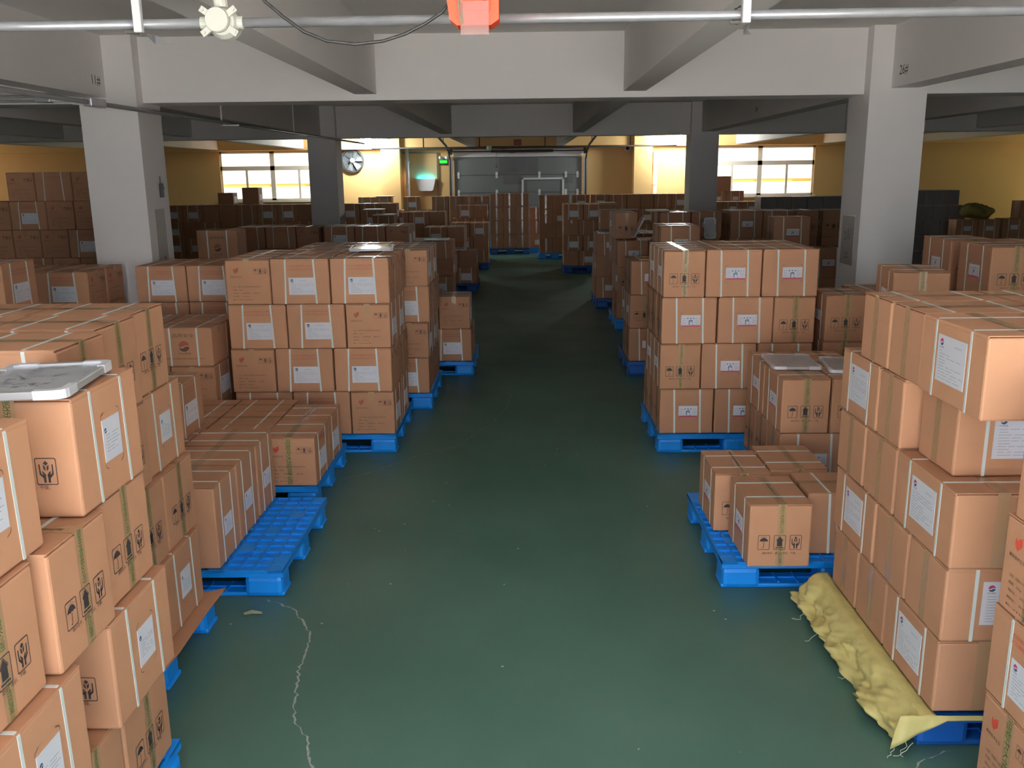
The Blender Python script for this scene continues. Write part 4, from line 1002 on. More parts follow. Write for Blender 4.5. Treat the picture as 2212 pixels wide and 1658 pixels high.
mo=MB(); mo.cbox(-.10,.10,-.42,-.18,2.80,2.95,.015); mo.obj('door_motor',mat('dark_red_paint',(.25,.04,.03),.5),d1)
MB().tube([(-.58,-.16,2.655),(-.58,-.15,2.45),(-.58,-.15,2.28)],.006,5).tube([(-.58,-.15,2.28),(-.58,-.15,2.22)],.022,6).obj('pull_cord',BLACK,d1)
MB().tube([(-.5,-.16,2.86),(-.35,-.16,2.66),(-.15,-.16,2.6),(.05,-.16,2.66),(.1,-.2,2.85)],.006,5).obj('motor_cable',BLACK,d1)
# cracks in the floor coating
def crack(pts,w,name='crack'):
    rnd=random.Random(len(pts)); m=MB(); P=[]
    for (a,b),(c,d) in zip(pts,pts[1:]):
        n=max(2,int(math.hypot(c-a,d-b)/.022))
        for k in range(n): t=k/n; P.append((a+(c-a)*t+rnd.uniform(-.008,.008),b+(d-b)*t+rnd.uniform(-.008,.008)))
    P.append(pts[-1]); vs=[];fs=[]
    for i,(x,y) in enumerate(P):
        q=w*rnd.uniform(.35,1.2); vs+=[(x-q,y+rnd.uniform(-.003,.003),.0006),(x+q,y,.0006)]
        if i: fs.append((2*i-2,2*i-1,2*i+1,2*i))
    m.add(vs,fs); return m.obj(name,mat('bare_concrete',(.40,.42,.38),.9,noise=.3,nscale=60),fl)
crack(CRACK1,.0055); crack(CRACK2,.005); crack(CRACK3,.0018)
# ------------------------------------------------------------------ cartons
FILM=clear('stretch_film',(.40,.40,.44),.5,.2)
_nt=FILM.node_tree; _p=[n for n in _nt.nodes if n.type=='BSDF_PRINCIPLED'][0]; _tc=_nt.nodes.new('ShaderNodeTexCoord'); _nz=_nt.nodes.new('ShaderNodeTexNoise'); _nz.inputs['Scale'].default_value=9; _b=_nt.nodes.new('ShaderNodeBump'); _b.inputs['Strength'].default_value=1; _b.inputs['Distance'].default_value=.03
_nt.links.new(_tc.outputs['Object'],_nz.inputs['Vector']); _nt.links.new(_nz.outputs[0],_b.inputs['Height']); _nt.links.new(_b.outputs[0],_p.inputs['Normal'])
WRAPPED=mat('grey_brown_board',(.36,.30,.29),.6,noise=.08,nscale=5)
CACHE={}
def end_print(typ,e,h):
    """prints of one end face as [(material,polygons)], u across, v up from the bottom"""
    if typ in ('I','I2','J'):
        s=.062 if typ=='I' else .05; k=[]
        y=.40*h
        for i,ic in enumerate(ICON): k+=xf(ic,s*.95,(i-1)*s*1.28,y)
        k2=xf(text('储存条件：避光、密封、干燥。',.014,.17),1,0,y-s*.92)
        return [(INK,k),(BROWNINK,k2)]
    if typ in ('F','Fg','T'):
        a=xf(flame(),.048,-.085,h*.755); b=xf(text('高新技术企业',.014,.085),1,-.085,h*.755-.045)
        c=[]
        for i,ic in enumerate(ICON): c+=xf(ic,.034,.06+i*.036,h*.74)
        d=[]
        for i,(t,wd) in enumerate((('公司：'+CO,.21),('规格：25kg',.07),('地址：河南省   电话：',.20),('网址：www.',.12),('E-mail：',.15))):
            tt=text(t,.011,wd); d+=xf(tt,1,-.115+wd/2,h*.40-i*.024)
        return [(FADEDRED if typ!='Fg' else REDINK,a),(BROWNINK,b+c+d)]
    return []
def logo(r,dx,dy):
    top=disc(dx,dy,r,8,188,12); top+=[(dx-r*.3,dy-.05*r),(dx+r*.3,dy+.22*r)]
    bot=disc(dx,dy,r,200,352,12); bot+=[(dx+r*.35,dy-.05*r),(dx-r*.25,dy-.42*r)]
    return poly(top),poly(bot)
def lines(x0,x1,y0,y1,n,rnd):
    k=[]
    for i in range(n):
        y=y1-(y1-y0)*i/max(1,n-1); x=x0
        while x<x1-.01:
            w=rnd.uniform(.012,.05); k+=rect(x,y,min(x+w,x1),y+.0022); x+=w+rnd.uniform(.004,.012)
            if rnd.random()<.2: break
    return k
def long_print(typ,l,h):
    """(label size, label centre, prints on label, prints on carton)"""
    rnd=random.Random(int(l*1000+h*77)); car=[];lab=[]
    def br(cx,cy,w,hh):
        k=[]
        for sx in (-1,1):
            for sy in (-1,1): k+=stroke([(cx+sx*(w/2+.004),cy+sy*(hh/2+.004)),(cx+sx*(w/2+.002),cy+sy*(hh/2+.014)),(cx+sx*(w/2-.016),cy+sy*(hh/2+.022))],.0022)
        return k
    if typ=='I':
        w,hh,cx,cy=.142,.086,.012,h*.5; car=[(BROWNINK,br(cx,cy,w,hh))]
        a=[]
        for i in range(3): a+=rect(cx-.027+i*.022,cy+.016,cx-.018+i*.022,cy+.023)
        a+=stroke([(cx-.016,cy-.006),(cx-.002,cy+.006),(cx+.014,cy+.002)],.006)+stroke([(cx-.006,cy-.004),(cx-.014,cy-.02),(cx-.008,cy-.03)],.005)+stroke([(cx,cy),(cx+.016,cy-.012)],.005)+rect(cx+.012,cy-.032,cx+.019,cy-.026)
        lab=[(BLUEINK,a),(PINKINK,rect(cx-w/2,cy-hh/2,cx+w/2,cy-hh/2+.010)),(GREYINK,lines(cx+.034,cx+.062,cy-.02,cy+.018,5,rnd)+lines(cx-.062,cx-.035,cy-.02,cy+.018,4,rnd))]
    elif typ in ('I2','J'):
        w,hh,cx,cy=(.12,.10,.0,h*.42) if typ=='I2' else (.112,.126,.01,h*.5)
        if typ=='J': car=[(BROWNINK,br(cx,cy,w,hh))]
        t,b=logo(.008,cx-.04,cy+.03); lab=[(BLUEINK,t+b),(GREYINK,lines(cx-.04,cx+.045,cy-.035,cy+.014,6,rnd))]
    elif typ in('F','Fg','T'):
        w,hh,cx,cy=.195,.128,.012,h*.40
        t,b=logo(.011,cx-.072,cy+.042); mm=FADEDRED if typ!='Fg' else REDINK
        car=[(mm,xf(text('·SC00007健康食品原料·',.018,.22),1,.0,h*.845)+xf(text('·SC00007食品添加剂·',.018,.215),1,.0,h*.775))]
        lab=[(PINKINK if typ=='Fg' else BLUEINK,t),(BLUEINK,b+xf(text('中大恒源',.006,.022),1,cx-.072,cy+.026)),(GREYINK,xf(text('食品添加剂',.008,.05),1,cx+.01,cy+.042)+lines(cx-.08,cx+.085,cy-.05,cy+.014,7,rnd))]
    elif typ=='P':
        w,hh,cx,cy=.205,.165,.0,h*.53
        t,b=logo(.0125,cx-.072,cy+.058); lab=[(PINKINK,t),(BLUEINK,b+xf(text('中大恒源',.007,.03),1,cx-.072,cy+.040)),(GREYINK,xf(text('食品添加剂',.009,.055),1,cx+.045,cy+.054)+lines(cx-.085,cx+.09,cy-.07,cy+.026,10,rnd))]
    elif typ=='G':
        w=0; t=xf(text('品质安全',.03,.16),1,0,h*.80); tt,b=logo(.04,0,h*.52)
        car=[(BROWNINK,t+b),(FADEDRED,tt),(BROWNINK,xf(text('中大恒源',.018,.09),1,0,h*.33)+xf(text(CO,.014,.28),1,0,h*.2))]; return None,None,None,[],car
    else: return None,None,None,[],[]
    return (w,hh),(cx,cy),None,lab,car
def strap_mesh(l,e,h,x,w=.0125,t=.0014,lean=0):
    m=MB(); r=.010; prof=[(-e/2,.002),(-e/2,h-r),(-e/2+r*.3,h-r*.3),(-e/2+r,h),(0,h),(e/2-r,h),(e/2-r*.3,h-r*.3),(e/2,h-r),(e/2,.002)]
    def shift(y,z): return x+lean*(h-z)/h*(1 if y<0 else .3)
    vs=[]
    for i,(y,z) in enumerate(prof):
        oy=t if y>e/2-r*.5 else (-t if y<-e/2+r*.5 else 0); oz=t if z>h-r*.6 else 0
        for s in (-1,1): xx=shift(y,z)+s*w/2; vs+=[(xx,y,z),(xx,y+oy,z+oz)]
    fs=[]
    for i in range(len(prof)-1):
        a=4*i;b=a+4; fs+=[(a+1,a+3,b+3,b+1),(a,a+1,b+1,b),(a+3,a+2,b+2,b+3)]
    m.add(vs,fs); return m
def carton_meshes(typ,l,e,h,lod):
    key=(typ,round(l,2),round(e,2),round(h,2),lod)
    if key in CACHE: return CACHE[key]
    P=[]  # (part name, mesh)
    sh=MB(); base=WRAPPED if typ=='W' else CARD
    if lod<2: sh.cbox(-l/2,l/2,-e/2,e/2,0,h-(.007 if lod==0 else 0),.008)
    else: sh.cbox(-l/2,l/2,-e/2,e/2,0,h,.005)
    shell=sh.mesh('carton',base)
    if typ=='W':
        f=MB(); rnd=random.Random(5); n=7; vs=[];fs=[]
        f.cbox(-l/2-.001,l/2+.001,-e/2-.001,e/2+.001,.001,h+.001,.012)
        for k in range(9):
            u=rnd.uniform(-.4,.4); f.flat(stroke([(u*l,h*.98),(u*l*.6+rnd.uniform(-.05,.05),h*.5),(u*l*1.1,h*.05)],.006),(0,-e/2-.0012,0),(1,0,0),(0,0,1),0)
        P.append(('film',f.mesh('film',FILM)))
    if lod==0:
        for s in (-1,1):
            f=MB(); y0,y1=sorted((s*.0015,s*(e/2-.0005)))
            f.cbox(-l/2+.0015,l/2-.0015,y0,y1,h-.0042,h-.0004,.0012)
            ya,yb=sorted((s*(e/2-.0045),s*(e/2-.0005))); f.box(-l/2+.006,l/2-.006,ya,yb,h-.010,h-.003)
            P.append(('flap',f.mesh('flap',CARD)))
    sx=.24*l if typ!='P' else .27*l
    if typ not in ('W',) :
        for s in (-1,1): P.append(('strap',strap_mesh(l,e,h,s*sx,lean=(.012*s if typ=='F' else (.01 if typ in ('I','J') else 0))).mesh('strap',STRAP)))
    # tape over the top and down both ends
    tw=.045; tl={'I':h*.985,'J':h*.985,'I2':h*.3,'F':.07,'Fg':h*.97,'T':h*.93,'P':h*.97,'G':.06}.get(typ,0)
    if tl:
        t=MB(); q=.0009
        path=[(-l/2-q,h-tl),(-l/2-q,h-.002),(-l/2,h+q),(l/2,h+q),(l/2+q,h-.002),(l/2+q,h-tl)]
        vs=[(x,s*tw/2+.006,z) for x,z in path for s in (-1,1)]
        t.add(vs,[(2*i,2*i+1,2*i+3,2*i+2) for i in range(5)])
        wm=TAPEW if typ=='T' else TAPE
        if lod==0 and typ in ('I','J','Fg'):
            t.cur=1; pass
            for s in (-1,1):
                st='股份有限公司  中大恒源科' if typ!='Fg' else '河南中大恒源科技'
                cell=tl/len(st)
                for i,ch in enumerate(st):
                    if ch==' ': continue
                    g=xf(text(ch,cell*.92),1.25,0,0,sy=.95,rot=-90 if s>0 else -90)
                    zz=h-cell*(i+.5)
                    t.flat(g,(s*(l/2+.0015),.006,zz),(0,s,0),(0,0,1),.0)
                t.flat(xf(text(CO,.016,l*.8),1),(0,.006,h+.0014),(1,0,0),(0,1,0),0)
        P.append(('tape',t.mesh('tape',[wm,GREENINK])))
    size,cen,_,lab,car=long_print(typ,l,h)
    # printing directly on the board (all ends and sides): one mesh
    pr=MB(); ms=[]
    def put(items,o,ux):
        for mt,pl in items:
            if mt not in ms: ms.append(mt)
            pr.cur=ms.index(mt); pr.flat(pl,o,ux,(0,0,1),.0012 if typ not in ('I','J') else .0018)
    if lod<2:
        ep=end_print(typ,e,h); put(car,(0,-e/2,0),(1,0,0))
        for s in (1,-1):
            if lod==0 and typ in ('I','J'):
                for nm,(mt,pl) in zip(('umbrella_mark','upright_mark','care_mark','caption'),[(INK,xf(ic,.0589,(i-1)*.062*1.28,.40*h)) for i,ic in enumerate(ICON)]+[ep[1]]):
                    P.append((nm+('+' if s>0 else '-'),MB().flat(pl,(s*l/2,0,0),(0,s,0),(0,0,1),.0018).mesh(nm,mt)))
            else: put(ep,(s*l/2,0,0),(0,s,0))
    if pr.v: P.append(('printing',pr.mesh('printing',ms)))
    if size:
        lb=MB(); w,hh=size; cx,cy=cen; ms2=[LABEL]
        lb.box(cx-w/2,cx+w/2,-e/2-.0017,-e/2-.0002,cy-hh/2,cy+hh/2)
        if lod<2:
            for mt,pl in lab:
                if mt not in ms2: ms2.append(mt)
                lb.cur=ms2.index(mt); lb.flat(pl,(0,-e/2,0),(1,0,0),(0,0,1),.0021)
        P.append(('label',lb.mesh('label',ms2)))
    CACHE[key]=(shell,P); return CACHE[key]
ORD=['','first','second','third','fourth','fifth','sixth','seventh','eighth','ninth']
def lay_word(k,n): return 'top' if k==n else ('bottom' if k==1 else ORD[k])
NAMES={'I':'carton','J':'carton','I2':'carton','F':'carton','Fg':'carton','P':'carton','T':'carton','G':'carton','W':'film_wrapped_carton'}
LOOK={'I':'umbrella-printed','J':'umbrella-printed','I2':'upright strapped','F':'flame-printed','Fg':'green-taped flame-printed','P':'plain','T':'shiny-taped','G':'ring-logo','W':'film-wrapped'}
NLAY={}
for r in BOXES: NLAY[r[0]]=max(NLAY.get(r[0],0),r[1])
SEEN={}
def build_carton(r,k):
    st,lay,c,row,typ,rot,cx,cy,z,dx,dy,h,ang,cnt=r
    left=cx<0
    l,e=(dx,dy) if rot=='X' else (dy,dx)
    lod=0 if cy<8.6 else (1 if cy<14 else 2)
    has_label=cy<9.5 or (k*7919)%10<(8 if typ=='F' else 9)
    shell,parts=carton_meshes(typ,l,e,h,lod)
    o=link(NAMES[typ],shell)
    q=0 if rot=='X' else (90 if left else -90)
    o.location=(cx,cy,z); o.rotation_euler=(0,0,R(q+ang)+random.Random(k).uniform(-.006,.006))
    for nm,me in parts:
        if nm=='label' and not has_label: continue
        if nm=='strap' and typ=='T' : continue
        if nm[-1] in '+-':
            if nm[-1]!=('+' if (rot=='X')==left else '-'): continue
            nm=nm[:-1]
        c_=link(nm,me,o)
        if nm=='printing': c_['kind']='stuff'
    ph=PHRASE[st]; n=NLAY[st]
    if st in AISLE:
        same=sorted({b[7] for b in BOXES if b[0]==st and b[1]==lay}); idx=[i for i,v in enumerate(same) if v==cy][0]+1
        pos=('nearest camera' if idx==1 else ORD[idx]+' along aisle')
    else: pos=('first' if c==1 else ORD[c])+' from aisle'+('' if row==1 else ', '+ORD[row]+' row back')
    lw=lay_word(lay,n)
    lb=f"{LOOK[typ]} carton, {lw} layer, {pos}, {ph}"
    if (lb) in SEEN: lb=lb.replace('carton,','strapped carton,')
    SEEN[lb]=1
    tag(o,lb,'carton',"cartons of the "+ph.replace('of ',''))
    return o
for k,r in enumerate(BOXES): build_carton(r,k)
# the cartons past three hundred: slivers seen between the others and the ones that carry them
sm=MB()
for (x,y,z,dx,dy,h,rot,typ) in REST:
    sm.cur=0 if typ!='W' else 3
    sm.box(x-dx/2,x+dx/2,y-dy/2,y+dy/2,z,z+h)
    if typ!='W':
        sm.cur=1
        for s in (-.24,.24):
            if rot=='X': sm.box(x+s*dx-.006,x+s*dx+.006,y-dy/2-.0014,y+dy/2+.0014,z+.003,z+h+.0014)
            else: sm.box(x-dx/2-.0014,x+dx/2+.0014,y+s*dy-.006,y+s*dy+.006,z+.003,z+h+.0014)
        sm.cur=2
        if rot=='X': sm.box(x-.08,x+.10,y-dy/2-.0018,y-dy/2,z+h*.2,z+h*.58)
so=sm.obj('cartons',[CARD,STRAP,LABEL,WRAPPED]); tag(so,'remaining brown strapped cartons tucked behind and underneath the visible stacks','cartons',kind='stuff')
# ------------------------------------------------------------------ pallets
def pallet_meshes():
    d=MB(); nx,ny=16,13; x0,y0=-.6,-.5; cw,ch=1.2/nx,1.0/ny; zt,zd=.148,.136
    # deck: slab with recessed square pockets
    d.box(-.6,.6,-.5,.5,.112,zd)
    r=.011
    for i in range(nx+1): 
        x=x0+i*cw; a,b=(x,x+r) if i==0 else ((x-r,x) if i==nx else (x-r/2,x+r/2)); d.box(a,b,-.5,.5,zd-.002,zt)
    for j in range(ny+1):
        y=y0+j*ch; a,b=(y,y+r) if j==0 else ((y-r,y) if j==ny else (y-r/2,y+r/2)); d.box(-.6,.6,a,b,zd-.002,zt)
    for i in range(nx):
        for j in range(ny):
            if (i*7+j*5)%11==0 or (i in (0,nx-1) and j in (0,ny-1)) : d.box(x0+i*cw,x0+(i+1)*cw,y0+j*ch,y0+(j+1)*ch,zd-.002,zt-.001)
    dk=d.mesh('deck',BLUE)
    ft=MB().cbox(-.098,.098,-.08,.08,0,.113,.025).mesh('foot',BLUE)
    rn=MB().cbox(-.6,.6,-.07,.07,0,.022,.008)
    for i in range(-5,6):
        rn.box(i*.1-.004,i*.1+.004,-.055,.055,.02,.03)
    rn.box(-.52,.52,-.004,.004,.02,.03)
    return dk,ft,rn.mesh('runner',BLUE)
PM=pallet_meshes()
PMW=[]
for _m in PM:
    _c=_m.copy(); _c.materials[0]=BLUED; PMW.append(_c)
def pallet(label,x0,x1,y0,y1,worn=False):
    o=empty('pallet',((x0+x1)/2,(y0+y1)/2,0)); tag(o,label,'pallet','blue plastic pallets'); sx,sy=(x1-x0)/1.2,(y1-y0)/1.0
    rot=(y1-y0)>(x1-x0)
    Q=PMW if worn else PM
    def put(nm,me,x,y):
        c=link(nm,me,o)
        c.location=(x,y,0); return c
    c=put('deck',Q[0],0,0); c.scale=(sx,sy,1)
    for i in (-1,0,1):
        c=put('runner',Q[2],0,i*.42*sy); c.scale=(sx,1,1)
        for j in (-1,0,1): put('foot',Q[1],j*.498*sx,i*.42*sy)
    return o
for n,x0,x1,y0,y1,lb in PALLETS: pallet(lb,x0,x1,y0,y1,'dark' in lb or 'dim' in lb or 'worn' in lb)  # pallets called dark, dim and the like all take the darker blue
pm=MB()
for x0,x1,y0,y1 in HIDDEN_PALLETS:
    pm.box(x0,x1,y0,y1,.11,.148)
    for i in (0,.5,1):
        for j in (0,.5,1): cx=x0+.09+(x1-x0-.18)*i; cy=y0+.08+(y1-y0-.16)*j; pm.box(cx-.08,cx+.08,cy-.07,cy+.07,0,.11)
tag(pm.obj('pallets',BLUE),'remaining blue pallets under the stacks further back','pallets',kind='stuff')
# ------------------------------------------------------------------ slip sheet, sack cloth
s=MB(); s.add([(-2.3,2.84,.1487),(-1.50,2.84,.1487),(-1.462,3.40,.150),(-1.468,3.75,.149),(-1.46,4.015,.152),(-1.52,3.975,.149),(-2.3,3.985,.1487)],[(0,1,2,3,4,5,6)]); 
s.add([(-2.3,2.84,.1507),(-1.50,2.84,.1507),(-1.462,3.40,.152),(-1.468,3.75,.151),(-1.46,4.015,.154),(-1.52,3.975,.151),(-2.3,3.985,.1507)],[(6,5,4,3,2,1,0)])
for i in range(7):
    j=(i+1)%7; s.f.append((i,j,7+j,7+i)); s.m.append(0)
tag(s.obj('cardboard_sheet',CARD),'thin brown cardboard slip sheet poking out over the blue pallet edge','sheet')
def sack():
    rnd=random.Random(11); g=MB(); nu,nv=110,20; vs=[];fs=[]
    from mathutils import noise
    def prof(t):   # cross-section from under the cartons, over the deck edge and down
        if t<.15: return .06*(1-t/.15)*0+1.49-(t/.15)*.045,.1545
        k=(t-.15)/.85; return 1.445-.035*math.sin(k*1.6)-.075*k,.1545-.118*k**1.15
    for i in range(nu+1):
        y=2.938+1.21*i/nu; 
        for j in range(nv+1):
            t=j/nv; x,z=prof(t)
            n=.9*noise.noise(Vector((y*5.5,t*2.2,1)))+.75*noise.noise(Vector((y*13+t*4,t*5,5)))+.55*noise.noise(Vector((y*27-t*9,t*8,9)))
            k=max(0,t-.12)
            x-=.05*n*k+.012*k; z+=.026*n*k
            if t>.55: z+= .02*math.sin(y*9)*(t-.55)
            vs.append((x,y,max(.012,z)))
    for i in range(nu):
        for j in range(nv): a=i*(nv+1)+j; fs.append((a,a+1,a+nv+2,a+nv+1))
    g.add(vs,fs)
    # strip along the pallet front and the hanging corner
    v2=[];f2=[];m=26
    for i in range(m+1):
        x=1.36+1.09*i/m
        for j in range(6):
            t=j/5; z=.1545-.022*t*(1+.3*math.sin(x*11)); hang=max(0,1-(x-1.36)/.17); z-=.10*t*hang; y=2.945-.006*t-.012*hang*t+.003*math.sin(x*23)*t
            if x<1.47: y-=.0*t
            v2.append((x-.035*hang*t,y-.004+.006*math.sin(x*60+t*3)*hang,max(z,.02)))
    for i in range(m):
        for j in range(5): a=i*6+j; f2.append((a,a+6,a+7,a+1))
    g.add(v2,f2)
    root=g.obj('sack_cloth',YELLOW,smooth=True); md=root.modifiers.new('thick','SOLIDIFY'); md.thickness=.0012
    th=MB()
    for x,y in ((1.335,3.95),(1.32,3.75),(1.34,3.42),(1.385,2.935),(1.36,2.93),(1.41,2.93)):
        p=[(x,y,.05)]; 
        for k in range(6): p.append((p[-1][0]+rnd.uniform(-.02,.006),p[-1][1]+rnd.uniform(-.012,.012),max(.006,p[-1][2]-.012+rnd.uniform(-.004,.006))))
        th.tube(p,.0012,4)
    th.obj('frayed_thread',mat('pale_thread',(.65,.66,.52),.6),root)
    tag(root,'crumpled yellow woven sack hanging over a blue pallet edge','sack')
sack()
# ------------------------------------------------------------------ whiteboards
def whiteboard(label,loc,rot,w=.60,d=.45,seed=1,film=False,t=.02):
    o=empty('whiteboard',loc); o.rotation_euler=[R(a) for a in rot]; tag(o,label,'whiteboard','whiteboards left on the cartons')
    MB().box(-w/2+.012,w/2-.012,-d/2+.012,d/2-.012,.002,t-.006).obj('panel',BOARD,o)
    f=MB(); b=.018
    for x0,x1,y0,y1 in ((-w/2+.03,w/2-.03,-d/2,-d/2+b),(-w/2+.03,w/2-.03,d/2-b,d/2),(-w/2,-w/2+b,-d/2+.03,d/2-.03),(w/2-b,w/2,-d/2+.03,d/2-.03)): f.cbox(x0,x1,y0,y1,.001,t-.001,.003)
    f.obj('frame',ALU,o)
    for sx in (-1,1):
        for sy in (-1,1):
            c=MB(); p=[(0,0),(.075,0),(.075,b+.002),(.03,b+.004),(b+.004,.03),(b+.002,.075),(0,.075),(0,.03),(.009,.009),(.03,0)]
            p=[(.03,0),(.085,0),(.085,b+.003),(.034,b+.003),(b+.003,.034),(b+.003,.085),(0,.085),(0,.03),(.004,.014),(.014,.004)]
            vs=[((-w/2-.001+a) if sx<0 else (w/2+.001-a),(-d/2-.001+q) if sy<0 else (d/2+.001-q),z) for z in (0,t+.0008) for a,q in p]; n=len(p)
            c.add(vs,[tuple(range(n)),tuple(range(n,2*n))]+[(i,(i+1)%n,n+(i+1)%n,n+i) for i in range(n)]); c.obj('corner_cap',FRAME,o)
    rnd=random.Random(seed); wr=[]
    for r in range(8):
        y=d/2-.06-r*(d-.12)/8; x=-w/2+.06+rnd.uniform(0,.05)
        while x<w/2-.10:
            for k in range(rnd.randint(2,4)):
                px,py=x+rnd.uniform(0,.02),y+rnd.uniform(-.012,.012); wr+=stroke([(px,py),(px+rnd.uniform(-.015,.02),py+rnd.uniform(-.012,.012)),(px+rnd.uniform(-.01,.02),py+rnd.uniform(-.012,.012))],.0025)
            x+=rnd.uniform(.025,.05)+(rnd.random()<.25)*.07
    MB().flat(wr,(0,0,0),(1,0,0),(0,1,0),t-.0052).obj('handwriting',mat('marker_ink',(.12,.12,.16),.5),o)['kind']='stuff'
    if film:
        q=MB(); n=12; vs=[];fs=[]
        for i in range(n+1):
            for j in range(n+1):
                x=-w/2-.006+(w+.012)*i/n; y=-d/2-.006+(d+.012)*j/n; e=i in (0,n) or j in (0,n)
                vs.append((x,y,.001 if e else t+.003+rnd.uniform(0,.005)))
        for i in range(n):
            for j in range(n): a=i*(n+1)+j; fs.append((a,a+n+1,a+n+2,a+1))
        q.add(vs,fs).obj('plastic_film',clear('clear_film',(.8,.8,.8),.18,.12),o,smooth=True)
    return o
for a in WBOARDS: whiteboard(*a[:3],**a[3])
# ------------------------------------------------------------------ overhead conduit and its fittings
CZ=lambda x: 2.6452+.0022*x
c=MB(); c.tube([(-2.6,3.5,CZ(-2.6)),(-1.175,3.5,CZ(-1.175))],.0178,12); root=c.obj('conduit',GALV,smooth=True); tag(root,'galvanised steel conduit crossing under the ceiling beams','conduit')
MB().tube([(-1.03,3.5,CZ(-1.03)),(3.0,3.5,CZ(3.0))],.0178,12).obj('pipe_length',GALV,root,smooth=True)
MB().tube([(-.215,3.5,CZ(0)),(-.17,3.5,CZ(0))],.0195,12).obj('coupling',GALV,root,smooth=True)
jb=empty('junction_box',(-1.10,3.46,2.643)); tag(jb,'round cream junction box with lugs on the overhead conduit','junction box')
MB().lathe([(.046,-.005),(.058,-.03),(.06,-.07),(.052,-.075)],(.006,0,-.0),'y',28).obj('box_body',CREAM,jb,smooth=False)
MB().lathe([(.0,.010),(.041,.010),(.044,.004),(.044,-.008)],(-.004,-.01,.004),'y',28).obj('cover',CREAM,jb)
for a in (35,145,215,325):
    l=MB(); x,z=math.cos(R(a)),math.sin(R(a)); l.bar((x*.040,-.0,z*.040),(x*.078,.0,z*.078),.022,.014,(0,1,0)); l.tube([(x*.068,-.014,z*.068),(x*.068,.01,z*.068)],.006,8); l.obj('lug',CREAM,jb)
for s in (-1,1): MB().tube([(s*.050,.04,0),(s*.078,.04,0)],.0235,14).obj('socket',CREAM,jb)
MB().tube([(.004,.03,.05),(.0,.03,.088)],.026,14).obj('socket',CREAM,jb)
MB().tube([(0,.03,.088),(-.004,.03,.13),(-.03,.03,.3),(-.03,.03,.62)],.016,10).obj('riser_pipe',WHITE,jb,smooth=True)
def hanger(label,x,front=True):
    o=empty('pipe_hanger',(x,3.47,CZ(x))); tag(o,label,'hanger','conduit hangers')
    h=ZC-CZ(x)-.001
    MB().cbox(-.015,.015,-.030,-.004,-.035,h,.003).obj('drop_strap',WHITE,o)
    MB().add([(.015,-.004,-.036),(.015,.08,-.06),(.06,.16,-.05),(.015,.08,-.03),(.017,-.004,-.036),(.019,.08,-.06),(.063,.16,-.05),(.019,.08,-.03)],[(0,1,2,3),(7,6,5,4),(0,4,5,1),(1,5,6,2),(2,6,7,3),(3,7,4,0)]).obj('angle_bracket',GALV,o)
    b=MB(); b.tube([(-.01,.03,.03),(-.03,.03,.02),(-.035,.03,-.025),(-.02,.03,-.03)],.005,6); b.bar((-.055,.0,-.03),(-.015,.0,-.03),.012,.01); b.obj('wing_bolt',DARK,o)
    return o
hanger('white conduit hanger strap left of the junction box',-1.392); hanger('white conduit hanger strap with dark wing bolt right of the orange housing',.800)
cb=MB(); cb.tube([(-.99,3.4,2.80),(-.915,3.4,2.70),(-.85,3.4,2.645),(-.78,3.4,2.595),(-.70,3.4,2.563),(-.60,3.4,2.551),(-.50,3.4,2.560),(-.42,3.4,2.583),(-.345,3.4,2.618),(-.285,3.39,2.652),(-.25,3.38,2.69)],.0058,8); cb.tube([(-.99,3.4,2.80),(-1.15,3.4,3.0),(-1.22,3.4,ZC)],.0058,8)
tag(cb.obj('cable',BLACK,smooth=True),'black cable drooping from the ceiling to the orange housing','cable')
hs=empty('alarm_housing',(-.165,3.32,2.62)); tag(hs,'orange-red plastic housing above the aisle with hanging clear tag','housing')
b=MB(); p=[(-.085,-.01),(-.06,-.03),(.055,-.03),(.083,-.012),(.085,.60),(-.10,.60),(-.10,.10)]
vs=[(x,y,z) for y in (-.05,.05) for x,z in p]; n=len(p); b.add(vs,[tuple(range(n))[::-1],tuple(range(n,2*n))]+[(i,(i+1)%n,n+(i+1)%n,n+i) for i in range(n)]); b.obj('housing_body',ORANGE,hs)
b=MB(); b.cbox(-.045,.055,-.058,-.05,.015,.10,.003); b.obj('cover_lip',ORANGE,hs)
b=MB(); b.tube([(-.060,-.062,.16),(-.052,-.062,.02),(-.044,-.062,-.030),(-.040,-.062,-.02),(-.044,-.062,.03),(-.040,-.062,.16)],.0032,6); b.obj('wire_hook',mat('dull_brass',(.35,.30,.22),.4,metal=.7),hs)
MB().box(-.047,.049,-.064,-.061,-.062,.045).obj('clear_tag',clear('clear_tag_plastic',(.62,.36,.32),.42,.3),hs)
MB().lathe([(.004,0),(.004,.01),(.002,.012)],(.035,-.052,.05),'y',8).obj('screw',BLACK,hs)
# conduit along the left beam
c=MB(); c.tube([(-3.265,3.0,2.626),(-3.265,19.0,2.702)],.018,10); root=c.obj('conduit',mat('dull_steel',(.16,.155,.15),.5,metal=.3),smooth=True); tag(root,'long dull conduit running back beneath the left beam to the lamp','conduit')
MB().cbox(-3.30,-3.23,7.0,7.25,2.615,2.68,.01).obj('junction_sleeve',GALV,root)
MB().tube([(-3.42,7.1,2.655),(-3.30,7.1,2.65)],.022,10).obj('side_sleeve',WHITE,root)
for y in (10.2,13.4):
    zz=2.626+.076*(y-3)/16; q=MB(); q.box(-3.31,-3.297,y,y+.03,zz-.03,3.26).box(-3.31,-3.12,y,y+.03,zz-.035,zz-.02); q.obj('bracket',WHITE,root)
c=MB(); c.tube([(-9,8.0,2.775),(-4.1,8.0,2.775)],.010,8); c.tube([(-9,8.0,2.735),(-4.1,8.0,2.735)],.010,8); root=c.obj('conduit',MATS['dull_steel'],smooth=True); tag(root,'paired thin conduits entering from the left beside the 11# beam','conduit')
